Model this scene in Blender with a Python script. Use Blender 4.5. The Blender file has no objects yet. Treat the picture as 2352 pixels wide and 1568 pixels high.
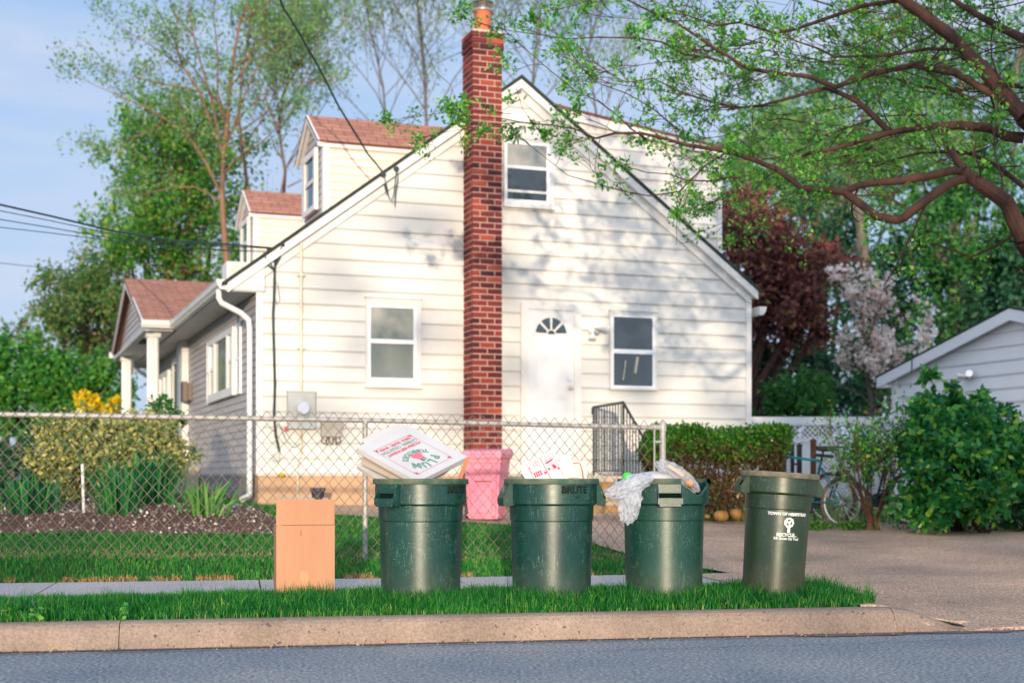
import bpy, math, random
import numpy as np
from mathutils import Vector, Matrix
C = bpy.context.scene.collection
F = 3266.7; CX = 1176.0; HV = 1095.0; CZ = 0.95      # 50 mm lens on a 2352 px wide frame, eye height above the road
R = math.radians
PI = math.pi
def at(u, v, y):
    """world point on the line of sight of (u, v) at depth y"""
    return np.array([(u-CX)/F*y, y, CZ+(HV-v)/F*y])

# ------------------------------------------------------------------ mesh builder
class MB:
    def __init__(s): s.V=[]; s.Fc=[]; s.n=0; s.A=[]; s.U=[]
    def add(s, verts, faces, rnd=None, uv=None):
        verts=np.asarray(verts,float).reshape(-1,3)
        s.V.append(verts)
        for i,f in enumerate(faces):
            s.Fc.append([int(k)+s.n for k in f])
            s.A.append(0.5 if rnd is None else (rnd if np.isscalar(rnd) else rnd[i]))
            s.U.append(None if uv is None else uv[i])
        s.n+=len(verts); return s
    def box(s, x0,x1,y0,y1,z0,z1, rnd=None, M=None):
        v=np.array([[x,y,z] for z in (z0,z1) for y in (y0,y1) for x in (x0,x1)],float)
        if M is not None: v=np.array([list(M@Vector(p)) for p in v])
        return s.add(v,[(0,2,3,1),(4,5,7,6),(0,1,5,4),(2,6,7,3),(0,4,6,2),(1,3,7,5)],rnd)
    def prism(s, poly, o, a, b, n, d0, d1, rnd=None):
        """2-D polygon (p,q) -> o + p a + q b, extruded from d0 to d1 along n"""
        o,a,b,n=[np.asarray(t,float) for t in (o,a,b,n)]
        P=np.array([o+p*a+q*b for p,q in poly]); k=len(P)
        V=np.vstack([P+n*d0,P+n*d1])
        fs=[tuple(range(k)),tuple(range(2*k-1,k-1,-1))]
        fs+=[(i,(i+1)%k+0,(i+1)%k+k,i+k) for i in range(k)]
        return s.add(V,fs,rnd)
    def tube(s, pts, rad, n=6, rnd=None, cap=True, square=False):
        P=np.asarray(pts,float); m=len(P)
        if m<2: return s
        rad=np.full(m,rad,float) if np.isscalar(rad) else np.asarray(rad,float)
        T=np.zeros_like(P); T[1:-1]=P[2:]-P[:-2]; T[0]=P[1]-P[0]; T[-1]=P[-1]-P[-2]
        T/=np.linalg.norm(T,axis=1)[:,None]+1e-12
        ref=np.array([0,0,1.]) if abs(T[0][2])<.9 else np.array([0,1.,0])
        V=[]
        ph=(PI/4 if n==4 else 0)+2*PI*np.arange(n)/n
        for i in range(m):
            t=T[i]; a=ref-t*ref.dot(t); a/=np.linalg.norm(a)+1e-12; b=np.cross(t,a); ref=a
            V.append(P[i]+rad[i]*(np.cos(ph)[:,None]*a+np.sin(ph)[:,None]*b))
        fs=[]
        for i in range(m-1):
            for j in range(n):
                k=(j+1)%n; fs.append((i*n+j,i*n+k,(i+1)*n+k,(i+1)*n+j))
        if cap: fs.append(tuple(range(n-1,-1,-1))); fs.append(tuple((m-1)*n+j for j in range(n)))
        return s.add(np.vstack(V),fs,rnd)
    def lathe(s, prof, n=48, cx=0,cy=0, cz=0, zf=None, rnd=None):
        """prof: list of (r,z)"""
        V=[]; 
        for r,z in prof:
            for j in range(n):
                th=2*PI*j/n; V.append((cx+r*math.sin(th),cy-r*math.cos(th),cz+(zf(r,z,th) if zf else z)))
        fs=[]
        for i in range(len(prof)-1):
            for j in range(n):
                k=(j+1)%n; fs.append((i*n+j,i*n+k,(i+1)*n+k,(i+1)*n+j))
        return s.add(V,fs,rnd)
    def ball(s, c, r, n=10, rnd=None, M=None):
        c=np.asarray(c,float); r=np.asarray([r]*3 if np.isscalar(r) else r,float)
        V=[];m=n//2+1
        for i in range(m+1):
            ph=PI*i/m
            for j in range(n):
                th=2*PI*j/n; V.append((math.sin(ph)*math.cos(th),math.sin(ph)*math.sin(th),math.cos(ph)))
        V=np.array(V)*r
        if M is not None: V=V@np.array(M.to_3x3()).T
        fs=[(i*n+j,i*n+(j+1)%n,(i+1)*n+(j+1)%n,(i+1)*n+j) for i in range(m) for j in range(n)]
        return s.add(V+c,fs,rnd)
    def build(s, name, mat, parent=None, smooth=False, loc=None, **kw):
        me=bpy.data.meshes.new(name)
        V=np.vstack(s.V) if s.V else np.zeros((0,3))
        me.from_pydata(V.tolist(),[],s.Fc)
        at_=me.attributes.new('rnd','FLOAT','FACE'); at_.data.foreach_set('value',np.array(s.A,dtype=np.float32))
        if any(u is not None for u in s.U):
            ul=me.uv_layers.new(name='UVMap'); k=0
            for f,u in zip(s.Fc,s.U):
                for q in range(len(f)):
                    ul.data[k].uv=u[q] if u is not None else (0,0); k+=1
        return link(me,name,mat,parent,smooth,loc,**kw)
def link(me,name,mat,parent=None,smooth=False,loc=None,**kw):
    me.materials.append(mat)
    if smooth: me.polygons.foreach_set('use_smooth',[True]*len(me.polygons))
    if smooth: me.set_sharp_from_angle(angle=R(32 if smooth=='auto' else 76))
    me.update()
    o=bpy.data.objects.new(name,me); C.objects.link(o)
    if parent is not None: o.parent=parent
    if loc is not None: o.location=loc
    for k,v in kw.items(): o[k]=v
    return o
def quick(name,V,Q,mat,parent=None,rnd=None,**kw):
    """fast path: V (N,3), Q (M,k) numpy"""
    me=bpy.data.meshes.new(name); k=Q.shape[1]
    me.vertices.add(len(V)); me.vertices.foreach_set('co',np.asarray(V,np.float32).ravel())
    me.loops.add(Q.size); me.loops.foreach_set('vertex_index',Q.astype(np.int32).ravel())
    me.polygons.add(len(Q)); me.polygons.foreach_set('loop_start',np.arange(0,Q.size,k,dtype=np.int32))
    me.polygons.foreach_set('loop_total',np.full(len(Q),k,dtype=np.int32))
    if rnd is not None:
        a=me.attributes.new('rnd','FLOAT','FACE'); a.data.foreach_set('value',np.asarray(rnd,np.float32))
    me.update(calc_edges=True); me.validate()
    return link(me,name,mat,parent,**kw)
def empty(name,loc=(0,0,0),rz=0,parent=None,**kw):
    o=bpy.data.objects.new(name,None); C.objects.link(o); o.location=[float(t) for t in loc]; o.rotation_euler=(0,0,rz)
    o.empty_display_size=.1
    if parent is not None: o.parent=parent
    for k,v in kw.items(): o[k]=v
    return o
def thing(name,label,cat,loc=(0,0,0),rz=0,group=None):
    o=empty(name,loc,rz,label=label,category=cat)
    if group: o['group']=group
    return o
def tag(o,label,cat,group=None):
    o['label']=label;o['category']=cat
    if group:o['group']=group
    return o

# ------------------------------------------------------------------ materials
def newmat(name):
    m=bpy.data.materials.new(name); m.use_nodes=True; nt=m.node_tree
    return m,nt,nt.nodes['Principled BSDF'],nt.nodes,nt.links
def c4(c): return (c[0],c[1],c[2],1)
def coords(N,L,scale=(1,1,1),which='Object'):
    tc=N.new('ShaderNodeTexCoord'); mp=N.new('ShaderNodeMapping'); mp.inputs['Scale'].default_value=scale
    L.new(tc.outputs[which],mp.inputs['Vector']); return mp.outputs['Vector']
def noise(N,L,vec,scale,detail=3,rough=.5):
    n=N.new('ShaderNodeTexNoise'); n.inputs['Scale'].default_value=scale; n.inputs['Detail'].default_value=detail
    n.inputs['Roughness'].default_value=rough; L.new(vec,n.inputs['Vector']); return n.outputs['Fac']
def ramp(N,L,fac,stops,interp='LINEAR'):
    r=N.new('ShaderNodeValToRGB'); r.color_ramp.interpolation=interp; e=r.color_ramp.elements
    while len(e)<len(stops): e.new(.5)
    for q,(p,c) in zip(e,stops): q.position=p; q.color=c4(c)
    L.new(fac,r.inputs['Fac']); return r.outputs['Color']
def mix(N,L,fac,a,b,bt='MIX'):
    m=N.new('ShaderNodeMix'); m.data_type='RGBA'; m.blend_type=bt
    for sock,val in ((m.inputs['Factor'],fac),(m.inputs['A'],a),(m.inputs['B'],b)):
        if hasattr(val,'is_linked') or isinstance(val,bpy.types.NodeSocket): L.new(val,sock)
        elif isinstance(val,(int,float)): sock.default_value=val
        else: sock.default_value=c4(val)
    return m.outputs['Result']
def bump(N,L,P,h,strength=.3,dist=.01):
    b=N.new('ShaderNodeBump'); b.inputs['Strength'].default_value=strength; b.inputs['Distance'].default_value=dist
    L.new(h,b.inputs['Height']); L.new(b.outputs['Normal'],P.inputs['Normal'])
def simple(name,c,c2=None,scale=4,rough=.6,spec=.4,metal=0,bmp=0,bscale=None,detail=4,sc=(1,1,1),lo=.35,hi=.65):
    m,nt,P,N,L=newmat(name); P.inputs['Roughness'].default_value=rough; P.inputs['Specular IOR Level'].default_value=spec
    P.inputs['Metallic'].default_value=metal
    if c2 is None: P.inputs['Base Color'].default_value=c4(c)
    v=coords(N,L,sc)
    if c2 is not None:
        f=noise(N,L,v,scale,detail); L.new(ramp(N,L,f,[(lo,c),(hi,c2)]),P.inputs['Base Color'])
    if bmp: bump(N,L,P,noise(N,L,v,bscale or scale*4,4),bmp)
    return m
def leafmat(name,stops,trans=.35,rough=.5,spec=.3):
    m,nt,P,N,L=newmat(name)
    a=N.new('ShaderNodeAttribute'); a.attribute_name='rnd'
    col=ramp(N,L,a.outputs['Fac'],stops)
    P.inputs['Roughness'].default_value=rough; P.inputs['Specular IOR Level'].default_value=spec
    L.new(col,P.inputs['Base Color'])
    t=N.new('ShaderNodeBsdfTranslucent'); L.new(col,t.inputs['Color'])
    mx=N.new('ShaderNodeMixShader'); mx.inputs[0].default_value=trans
    out=N['Material Output']; L.new(P.outputs[0],mx.inputs[1]); L.new(t.outputs[0],mx.inputs[2]); L.new(mx.outputs[0],out.inputs['Surface'])
    return m
def attrmat(name,stops,rough=.8,bmp=0,bs=60,spec=.3,var=0):
    m,nt,P,N,L=newmat(name); a=N.new('ShaderNodeAttribute'); a.attribute_name='rnd'
    col=ramp(N,L,a.outputs['Fac'],stops); v=coords(N,L)
    if var: col=mix(N,L,var,col,ramp(N,L,noise(N,L,v,bs,4),[(.3,(.25,.2,.2)),(.7,(1,1,1))]),'MULTIPLY')
    L.new(col,P.inputs['Base Color']); P.inputs['Roughness'].default_value=rough; P.inputs['Specular IOR Level'].default_value=spec
    if bmp: bump(N,L,P,noise(N,L,v,bs,4),bmp)
    return m
MT={}
def siding(name,c,c2):
    m,nt,P,N,L=newmat(name); v=coords(N,L,(.25,.25,1))
    f=noise(N,L,v,5,5); w=noise(N,L,coords(N,L),1.3,3)
    col=mix(N,L,ramp(N,L,w,[(.35,(0,0,0)),(.75,(.5,.5,.5))]),c,c2)
    col=mix(N,L,.25,col,ramp(N,L,f,[(.3,c2),(.6,(1,1,1))]),'MULTIPLY')
    at_=N.new('ShaderNodeAttribute'); at_.attribute_name='rnd'      # lap shadow painted darker into the drip edge of each board
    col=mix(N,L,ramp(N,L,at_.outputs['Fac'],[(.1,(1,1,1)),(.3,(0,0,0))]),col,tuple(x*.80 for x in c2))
    L.new(col,P.inputs['Base Color']); P.inputs['Roughness'].default_value=.45; P.inputs['Specular IOR Level'].default_value=.3
    return m
MT['bluewhite']=siding('cool_white_siding',(.86,.88,.92),(.80,.82,.86))
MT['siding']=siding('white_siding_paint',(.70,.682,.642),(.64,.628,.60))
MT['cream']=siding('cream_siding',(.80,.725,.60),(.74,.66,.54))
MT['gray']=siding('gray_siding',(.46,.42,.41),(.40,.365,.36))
MT['white']=simple('white_trim',(.73,.72,.70),(.65,.64,.62),3,.4,.4)
MT['vinyl']=simple('white_vinyl',(.86,.87,.89),(.80,.82,.85),3,.35,.4)
MT['tan']=simple('tan_foundation',(.56,.36,.22),(.47,.30,.19),2.2,.85,.2,bmp=.3,bscale=25)
MT['stoop']=simple('tan_stone',(.50,.33,.15),(.34,.2,.09),6,.85,.2,bmp=.4,bscale=20)
MT['slabc']=simple('pale_slab',(.55,.48,.38),(.45,.4,.33),6,.8,.2)
MT['grayfound']=simple('gray_foundation',(.25,.23,.22),(.2,.18,.18),4,.85,.2)
MT['dark']=simple('roof_edge_dark',(.02,.035,.03),None,rough=.8)
MT['black']=simple('black_iron',(.012,.018,.02),None,rough=.45,spec=.5)
MT['cable']=simple('black_cable',(.015,.04,.045),None,rough=.5)
MT['galv']=simple('galvanized_steel',(.42,.40,.37),(.33,.31,.29),30,.45,.5,metal=.1)
MT['wire']=simple('fence_wire',(.26,.22,.18),(.17,.135,.10),20,.5,.4,metal=.15)
MT['rust']=simple('rusty_iron',(.17,.07,.035),(.09,.04,.03),20,.8,.2)
MT['metergray']=simple('meter_gray',(.48,.50,.48),(.42,.44,.42),6,.5,.4)
MT['beigebox']=simple('beige_plastic',(.46,.41,.35),(.42,.37,.31),6,.5,.4)
MT['chrome']=simple('chrome',(.7,.65,.6),None,rough=.15,metal=1)
MT['conduit']=simple('conduit_cream',(.72,.68,.55),(.6,.5,.36),8,.4,.4)
MT['mortar']=simple('mortar',(.54,.34,.28),(.44,.27,.225),20,.95,.1,bmp=.3,bscale=60)
MT['brick']=attrmat('brick',[(0,(.075,.022,.028)),(.3,(.13,.028,.032)),(.6,(.21,.040,.038)),(.88,(.32,.06,.045)),(1,(.42,.09,.055))],.85,.3,70,.2,var=.35)
MT['flue']=simple('clay_flue',(.62,.16,.07),(.50,.13,.06),6,.7,.3)
MT['screen']=simple('cap_mesh',(.10,.09,.08),(.3,.28,.25),60,.5,.5,metal=.6)
MT['steel']=simple('cap_steel',(.6,.6,.58),None,rough=.35,metal=.8)
MT['soffit']=simple('soffit_white',(.62,.63,.63),(.55,.56,.57),5,.6,.3)
MT['door']=simple('door_paint',(.72,.72,.73),(.66,.66,.68),3,.4,.4)
MT['brown']=simple('mailbox_brown',(.16,.12,.10),None,rough=.5,metal=.3)
MT['trunk']=simple('bark',(.075,.036,.028),(.034,.021,.019),9,.9,.2,bmp=.5,bscale=30,sc=(1,1,.3))
MT['twig']=simple('twig_bark',(.10,.048,.035),(.045,.027,.023),9,.9,.2,bmp=.6,bscale=40,sc=(1,1,.3))
MT['trunklit']=simple('bark_tan',(.27,.15,.095),(.15,.09,.06),7,.9,.2,bmp=.4,bscale=30,sc=(1,1,.3))
MT['trunkgray']=simple('bark_gray',(.16,.14,.11),(.09,.08,.07),7,.9,.2,bmp=.4,bscale=30,sc=(1,1,.3))
MT['cardboard']=simple('cardboard',(.52,.265,.155),(.41,.20,.115),3.2,.8,.2,sc=(1,1,.25),detail=8,bmp=.12,bscale=14,lo=.3,hi=.75)
MT['cardtape']=simple('cardboard_tape',(.52,.23,.10),(.47,.20,.09),8,.35,.5)
MT['cardin']=simple('cardboard_inside',(.52,.21,.10),(.42,.16,.08),8,.85,.2)
MT['paper']=simple('white_card',(.62,.60,.595),(.56,.54,.535),4,.55,.3)
MT['papercream']=simple('cream_card',(.60,.51,.41),(.54,.45,.36),5,.6,.3)
MT['red']=simple('red_ink',(.62,.05,.11),None,rough=.6)
MT['redpale']=simple('pale_red_ink',(.60,.07,.12),None,rough=.6)
MT['pinkink']=simple('pink_ink',(.72,.16,.22),None,rough=.6)
MT['greenink']=simple('green_ink',(.02,.25,.16),None,rough=.6)
MT['greeninkpale']=simple('pale_green_ink',(.16,.30,.24),None,rough=.6)
MT['tomatoink']=MT['redpale']
MT['greencap']=simple('green_cap',(.05,.62,.06),None,rough=.4)
MT['tirerubber']=simple('tyre_rubber',(.03,.03,.035),(.06,.055,.05),20,.8,.2)
MT['tiredusty']=simple('dusty_tyre',(.17,.12,.10),(.08,.06,.055),15,.85,.2)
MT['teal']=simple('teal_paint',(.006,.17,.21),(.006,.09,.12),8,.35,.5)
MT['navy']=simple('dark_frame_paint',(.012,.03,.05),None,rough=.35,spec=.5)
MT['pipewhite']=simple('white_pvc',(.8,.8,.8),None,rough=.4)
MT['ochre']=simple('ochre_stone',(.42,.24,.07),(.22,.11,.04),6,.8,.2,bmp=.4,bscale=12)
MT['whiteink']=simple('white_ink',(.80,.82,.76),None,rough=.5)
MT['brandink']=simple('faded_dark_ink',(.012,.014,.012),(.02,.035,.026),70,.8,.05)
MT['gripshade']=simple('painted_grip_shade',(.004,.012,.010),None,rough=.9,spec=.05)
MT['pot']=simple('dark_pot',(.04,.04,.055),None,rough=.5)
def pink():
    m,nt,P,N,L=newmat('pink_plastic'); v=coords(N,L)
    L.new(ramp(N,L,noise(N,L,v,3,4),[(.3,(.78,.20,.30)),(.7,(.88,.31,.40))]),P.inputs['Base Color']); P.inputs['Roughness'].default_value=.5
    return m
MT['pink']=pink()
def binmat(name,c,c2,scuff,lowscuff):
    m,nt,P,N,L=newmat(name); v0=coords(N,L); oi=N.new('ShaderNodeObjectInfo'); sc_n=N.new('ShaderNodeVectorMath'); sc_n.operation='SCALE'; sc_n.inputs[0].default_value=(13,7,5); L.new(oi.outputs['Random'],sc_n.inputs['Scale']); ad_=N.new('ShaderNodeVectorMath'); L.new(v0,ad_.inputs[0]); L.new(sc_n.outputs[0],ad_.inputs[1]); v=ad_.outputs[0]
    base=ramp(N,L,noise(N,L,v,5,5,.65),[(.35,c),(.65,c2)])
    # scratches: thin stretched noise
    mpa=N.new('ShaderNodeMapping'); mpa.inputs['Scale'].default_value=(60,60,9); L.new(v,mpa.inputs[0]); vs=mpa.outputs[0]; s1=noise(N,L,vs,1.6,3,.6)
    sc=ramp(N,L,s1,[(.60,(0,0,0)),(.66,(1,1,1))])
    vs2=coords(N,L,(11,11,75)); s2=noise(N,L,vs2,1.5,3,.6); sc2=ramp(N,L,s2,[(.61,(0,0,0)),(.68,(.8,.8,.8))])
    spk=ramp(N,L,noise(N,L,v,95,2,.6),[(.60,(0,0,0)),(.70,(1,1,1))])
    patch=ramp(N,L,noise(N,L,v,7,5,.7),[(.38,(0,0,0)),(.60,(1,1,1))])
    k=mix(N,L,1.0,mix(N,L,1.0,sc,sc2,'ADD'),spk,'ADD'); k=mix(N,L,1.0,k,patch,'MULTIPLY')
    k2=N.new('ShaderNodeMath'); k2.operation='MULTIPLY'; k2.inputs[1].default_value=.34; k2.use_clamp=True; L.new(k,k2.inputs[0])
    col=mix(N,L,k2.outputs[0],base,scuff)
    # grime wear toward the worn base of the bin (rubbed dirt, part of the plastic)
    sep=N.new('ShaderNodeSeparateXYZ'); L.new(v0,sep.inputs[0])
    mr=N.new('ShaderNodeMapRange'); mr.inputs['From Min'].default_value=.30; mr.inputs['From Max'].default_value=.02
    L.new(sep.outputs['Z'],mr.inputs['Value'])
    g=N.new('ShaderNodeMath'); g.operation='MULTIPLY'; L.new(mr.outputs[0],g.inputs[0]); L.new(noise(N,L,v,14,5,.7),g.inputs[1])
    col=mix(N,L,g.outputs[0],col,lowscuff)
    L.new(col,P.inputs['Base Color']); P.inputs['Specular IOR Level'].default_value=.62
    rr=N.new('ShaderNodeMapRange'); rr.inputs['To Min'].default_value=.29; rr.inputs['To Max'].default_value=.46
    L.new(noise(N,L,v,22,5,.7),rr.inputs['Value']); L.new(rr.outputs[0],P.inputs['Roughness'])
    bump(N,L,P,noise(N,L,v,30,5,.7),.12,.004)
    return m
MT['bin']=binmat('green_bin_plastic',(.002,.034,.027),(.004,.052,.038),(.22,.34,.26),(.085,.09,.065))
MT['bin4']=binmat('green_bin_plastic_light',(.004,.042,.029),(.008,.060,.040),(.22,.34,.24),(.10,.105,.075))
MT['binolive']=binmat('olive_bin_plastic',(.018,.040,.020),(.025,.048,.025),(.2,.25,.16),(.12,.09,.05))
MT['binrim']=simple('worn_bin_rim',(.13,.15,.10),(.035,.09,.06),16,.6,.4,detail=6)
MT['binrimolive']=simple('worn_olive_rim',(.24,.2,.14),(.12,.12,.075),18,.6,.4,detail=6)
def shingles():
    m,nt,P,N,L=newmat('brown_shingles'); v=coords(N,L,(1,1,1),'UV')
    b=N.new('ShaderNodeTexBrick'); L.new(v,b.inputs['Vector']); b.inputs['Scale'].default_value=1
    b.inputs['Color1'].default_value=(.47,.215,.145,1); b.inputs['Color2'].default_value=(.33,.14,.10,1); b.inputs['Mortar'].default_value=(.17,.07,.06,1)
    b.inputs['Mortar Size'].default_value=.008; b.inputs['Brick Width'].default_value=.30; b.inputs['Row Height'].default_value=.14; b.inputs['Bias'].default_value=-.1
    b.offset=.5
    col=mix(N,L,.45,b.outputs['Color'],ramp(N,L,noise(N,L,v,9,4),[(.3,(.5,.5,.5)),(.7,(1,1,1))]),'MULTIPLY')
    L.new(col,P.inputs['Base Color']); P.inputs['Roughness'].default_value=.9; bump(N,L,P,b.outputs['Fac'],-.6,.02); return m
MT['shingle']=shingles()
def glass(name,c,c2=None,stripes=0,rough=.04):
    m,nt,P,N,L=newmat(name); v=coords(N,L)
    col=ramp(N,L,noise(N,L,v,2.3,4),[(.35,c),(.68,c2 or c)])
    if stripes:
        w=N.new('ShaderNodeTexWave'); w.bands_direction='Z'; w.inputs['Scale'].default_value=stripes; L.new(v,w.inputs['Vector'])
        col=mix(N,L,.35,col,ramp(N,L,w.outputs['Fac'],[(.3,(.35,.35,.35)),(.6,(1,1,1))]),'MULTIPLY')
    L.new(col,P.inputs['Base Color']); P.inputs['Roughness'].default_value=rough; P.inputs['Specular IOR Level'].default_value=.8; return m
MT['glassdark']=glass('dark_window_glass',(.008,.02,.028),(.03,.05,.06))
MT['glassblind']=glass('blind_window_glass',(.17,.20,.17),(.26,.27,.23),stripes=16,rough=.12)
MT['glasscurtain']=glass('curtain_window_glass',(.12,.16,.15),(.45,.42,.36),rough=.1)
def plastic_bag(name,tint,alpha,orange=False):
    m,nt,P,N,L=newmat(name); v=coords(N,L)
    cr=noise(N,L,v,16,6,.75); P.inputs['Roughness'].default_value=.16; P.inputs['Specular IOR Level'].default_value=.9
    col=ramp(N,L,noise(N,L,v,9,3),[(.35,tint),(.62,(.80,.82,.88)) if not orange else (.62,(.84,.74,.68))])
    L.new(col,P.inputs['Base Color']); bump(N,L,P,cr,.6,.02)
    tl=N.new('ShaderNodeBsdfTranslucent'); L.new(col,tl.inputs['Color'])
    mx=N.new('ShaderNodeMixShader'); mx.inputs[0].default_value=.35; L.new(P.outputs[0],mx.inputs[1]); L.new(tl.outputs[0],mx.inputs[2])
    tr=N.new('ShaderNodeBsdfTransparent'); m2=N.new('ShaderNodeMixShader'); 
    L.new(ramp(N,L,noise(N,L,v,20,4,.7),[(.3,(alpha+.36,)*3),(.7,(max(0,alpha-.12),)*3)]),m2.inputs[0])
    L.new(mx.outputs[0],m2.inputs[1]); L.new(tr.outputs[0],m2.inputs[2]); L.new(m2.outputs[0],N['Material Output'].inputs['Surface'])
    return m
MT['bag']=plastic_bag('clear_bag_film',(.72,.76,.84),.30)
MT['bag2']=plastic_bag('clear_bag_film_litter',(.74,.74,.80),.36,True)
# ground materials
def groundmat(name,stops,fs,big=None,bs=.8,rough=.9,bmp=.4,bd=.01,spec=.2,spots=None,detail=3,sc=(1,1,1)):
    m,nt,P,N,L=newmat(name); v=coords(N,L,sc)
    col=ramp(N,L,noise(N,L,v,fs,detail,.7),stops)
    if big: col=mix(N,L,1,col,ramp(N,L,noise(N,L,v,bs,5,.6),[(.3,big[0]),(.7,big[1])]),'MULTIPLY')
    if spots:
        s=ramp(N,L,noise(N,L,v,spots[1],2,.5),[(spots[2],(0,0,0)),(spots[2]+.03,(1,1,1))]); col=mix(N,L,s,col,spots[0])
    L.new(col,P.inputs['Base Color']); P.inputs['Roughness'].default_value=rough; P.inputs['Specular IOR Level'].default_value=spec
    bump(N,L,P,noise(N,L,v,fs*.8,4,.7),bmp,bd); return m
MT['road']=groundmat('asphalt',[(.36,(.10,.115,.13)),(.48,(.27,.28,.29)),(.56,(.42,.42,.42)),(.66,(.75,.72,.69))],48,((.60,.70,.80),(1.1,1.05,1.0)),.6,rough=.85,bmp=.8,detail=6,bd=.02)
MT['gutter']=groundmat('gutter_grit',[(.35,(.11,.105,.11)),(.5,(.19,.15,.135)),(.68,(.34,.22,.17))],80,((.6,.6,.65),(1.1,1,1)),3,bmp=.5)
MT['kerb']=groundmat('kerb_concrete',[(.34,(.29,.215,.165)),(.5,(.38,.29,.225)),(.68,(.47,.37,.30))],65,((.55,.52,.52),(1.05,1.02,1)),1.1,bmp=.6,spots=((.12,.10,.09),30,.675),detail=5)
MT['walk']=groundmat('sidewalk_concrete',[(.36,(.20,.19,.18)),(.5,(.48,.44,.40)),(.64,(.74,.68,.63))],70,((.85,.85,.9),(1.05,1.02,1)),1.5)
MT['drive']=groundmat('driveway_aggregate',[(.36,(.20,.15,.125)),(.47,(.50,.345,.25)),(.55,(.70,.49,.36)),(.66,(.92,.70,.55))],58,((.50,.52,.54),(1.1,1.04,.98)),.5,bmp=.8,detail=6,bd=.015)
MT['seam']=simple('road_seam',(.035,.04,.045),(.07,.07,.07),30,.9,.1)
MT['litter']=leafmat('litter',[(0,(.10,.05,.03)),(.5,(.38,.17,.10)),(.8,(.55,.40,.25)),(1,(.12,.25,.05))],.2)
MT['soil']=groundmat('lawn_soil',[(.35,(.045,.06,.022)),(.55,(.10,.085,.035)),(.7,(.20,.13,.06))],30,((.7,.8,.7),(1.1,1,1)),.8)
MT['mulch']=groundmat('mulch_bed',[(.32,(.045,.03,.03)),(.5,(.16,.085,.06)),(.68,(.34,.2,.14))],45,((.65,.65,.7),(1.1,1,1)),1.2,bmp=1,bd=.03)
MT['pebble']=attrmat('bed_pebbles',[(0,(.22,.15,.12)),(.6,(.5,.42,.36)),(1,(.8,.75,.7))],.8)
MT['grass']=leafmat('grass_blades',[(0,(.005,.10,.026)),(.45,(.016,.22,.03)),(.8,(.05,.34,.032)),(.93,(.17,.46,.05)),(.97,(.30,.42,.08)),(1,(.55,.42,.2))],.45,.45,.4)
MT['straw']=leafmat('dry_grass',[(0,(.30,.12,.05)),(.5,(.52,.30,.12)),(1,(.65,.48,.24))],.3)
MT['lawn']=leafmat('lawn_blades',[(0,(.012,.14,.03)),(.5,(.04,.27,.038)),(.85,(.13,.40,.045)),(.93,(.40,.38,.12)),(1,(.68,.48,.26))],.45)
# foliage
MT['fg']=leafmat('spring_leaves',[(0,(.035,.22,.05)),(.5,(.11,.42,.06)),(.85,(.26,.60,.08)),(1,(.48,.70,.12))],.5)
MT['sparse']=leafmat('thin_spring_leaves',[(0,(.10,.26,.09)),(.5,(.20,.40,.13)),(1,(.36,.52,.18))],.5)
MT['dense']=leafmat('bright_leaves',[(0,(.03,.19,.04)),(.4,(.09,.34,.045)),(.8,(.25,.47,.07)),(.93,(.38,.50,.10)),(1,(.40,.30,.15))],.5)
MT['bronze']=leafmat('bronze_green_leaves',[(0,(.04,.16,.04)),(.45,(.11,.26,.06)),(.8,(.22,.29,.09)),(1,(.36,.26,.14))],.45)
MT['leftgreen']=leafmat('left_leaves',[(0,(.02,.15,.03)),(.5,(.07,.30,.04)),(1,(.22,.46,.08))],.5)
MT['maroon']=leafmat('maroon_leaves',[(0,(.06,.025,.03)),(.45,(.20,.065,.06)),(.9,(.40,.15,.11)),(1,(.2,.3,.06))],.4)
MT['blossom']=leafmat('pale_blossom',[(0,(.82,.58,.52)),(.5,(.93,.80,.74)),(1,(.95,.90,.84))],.4)
MT['blossomleaf']=leafmat('blossom_tree_leaves',[(0,(.02,.05,.03)),(1,(.06,.13,.05))],.4)
MT['darkgreen']=leafmat('dark_evergreen',[(0,(.010,.05,.032)),(.6,(.025,.11,.05)),(1,(.06,.20,.06))],.35)
MT['midgreen']=leafmat('mid_green',[(0,(.02,.11,.04)),(.5,(.055,.22,.05)),(1,(.15,.38,.07))],.5)
MT['bush']=leafmat('glossy_bush_leaves',[(0,(.010,.13,.045)),(.45,(.03,.25,.055)),(.8,(.11,.42,.05)),(1,(.46,.66,.08))],.45,.35,.5)
MT['hedgetop']=leafmat('hedge_leaves',[(0,(.015,.10,.018)),(.5,(.045,.18,.018)),(1,(.15,.32,.028))],.4)
MT['hedgelow']=leafmat('hedge_lower_leaves',[(0,(.10,.035,.03)),(.4,(.09,.06,.03)),(.75,(.07,.13,.03)),(1,(.20,.07,.05))],.3)
MT['varieg']=leafmat('variegated_leaves',[(0,(.03,.12,.04)),(.3,(.14,.24,.06)),(.65,(.48,.46,.13)),(1,(.75,.66,.25))],.35)
MT['yellow']=leafmat('yellow_blossom',[(0,(.55,.42,.01)),(1,(.85,.62,.02))],.3)
MT['iris']=leafmat('iris_blades',[(0,(.008,.12,.05)),(.6,(.025,.22,.06)),(1,(.12,.42,.06))],.45)
MT['irislight']=leafmat('light_iris_blades',[(0,(.03,.22,.05)),(.6,(.12,.40,.05)),(1,(.30,.55,.12))],.45)

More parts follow.
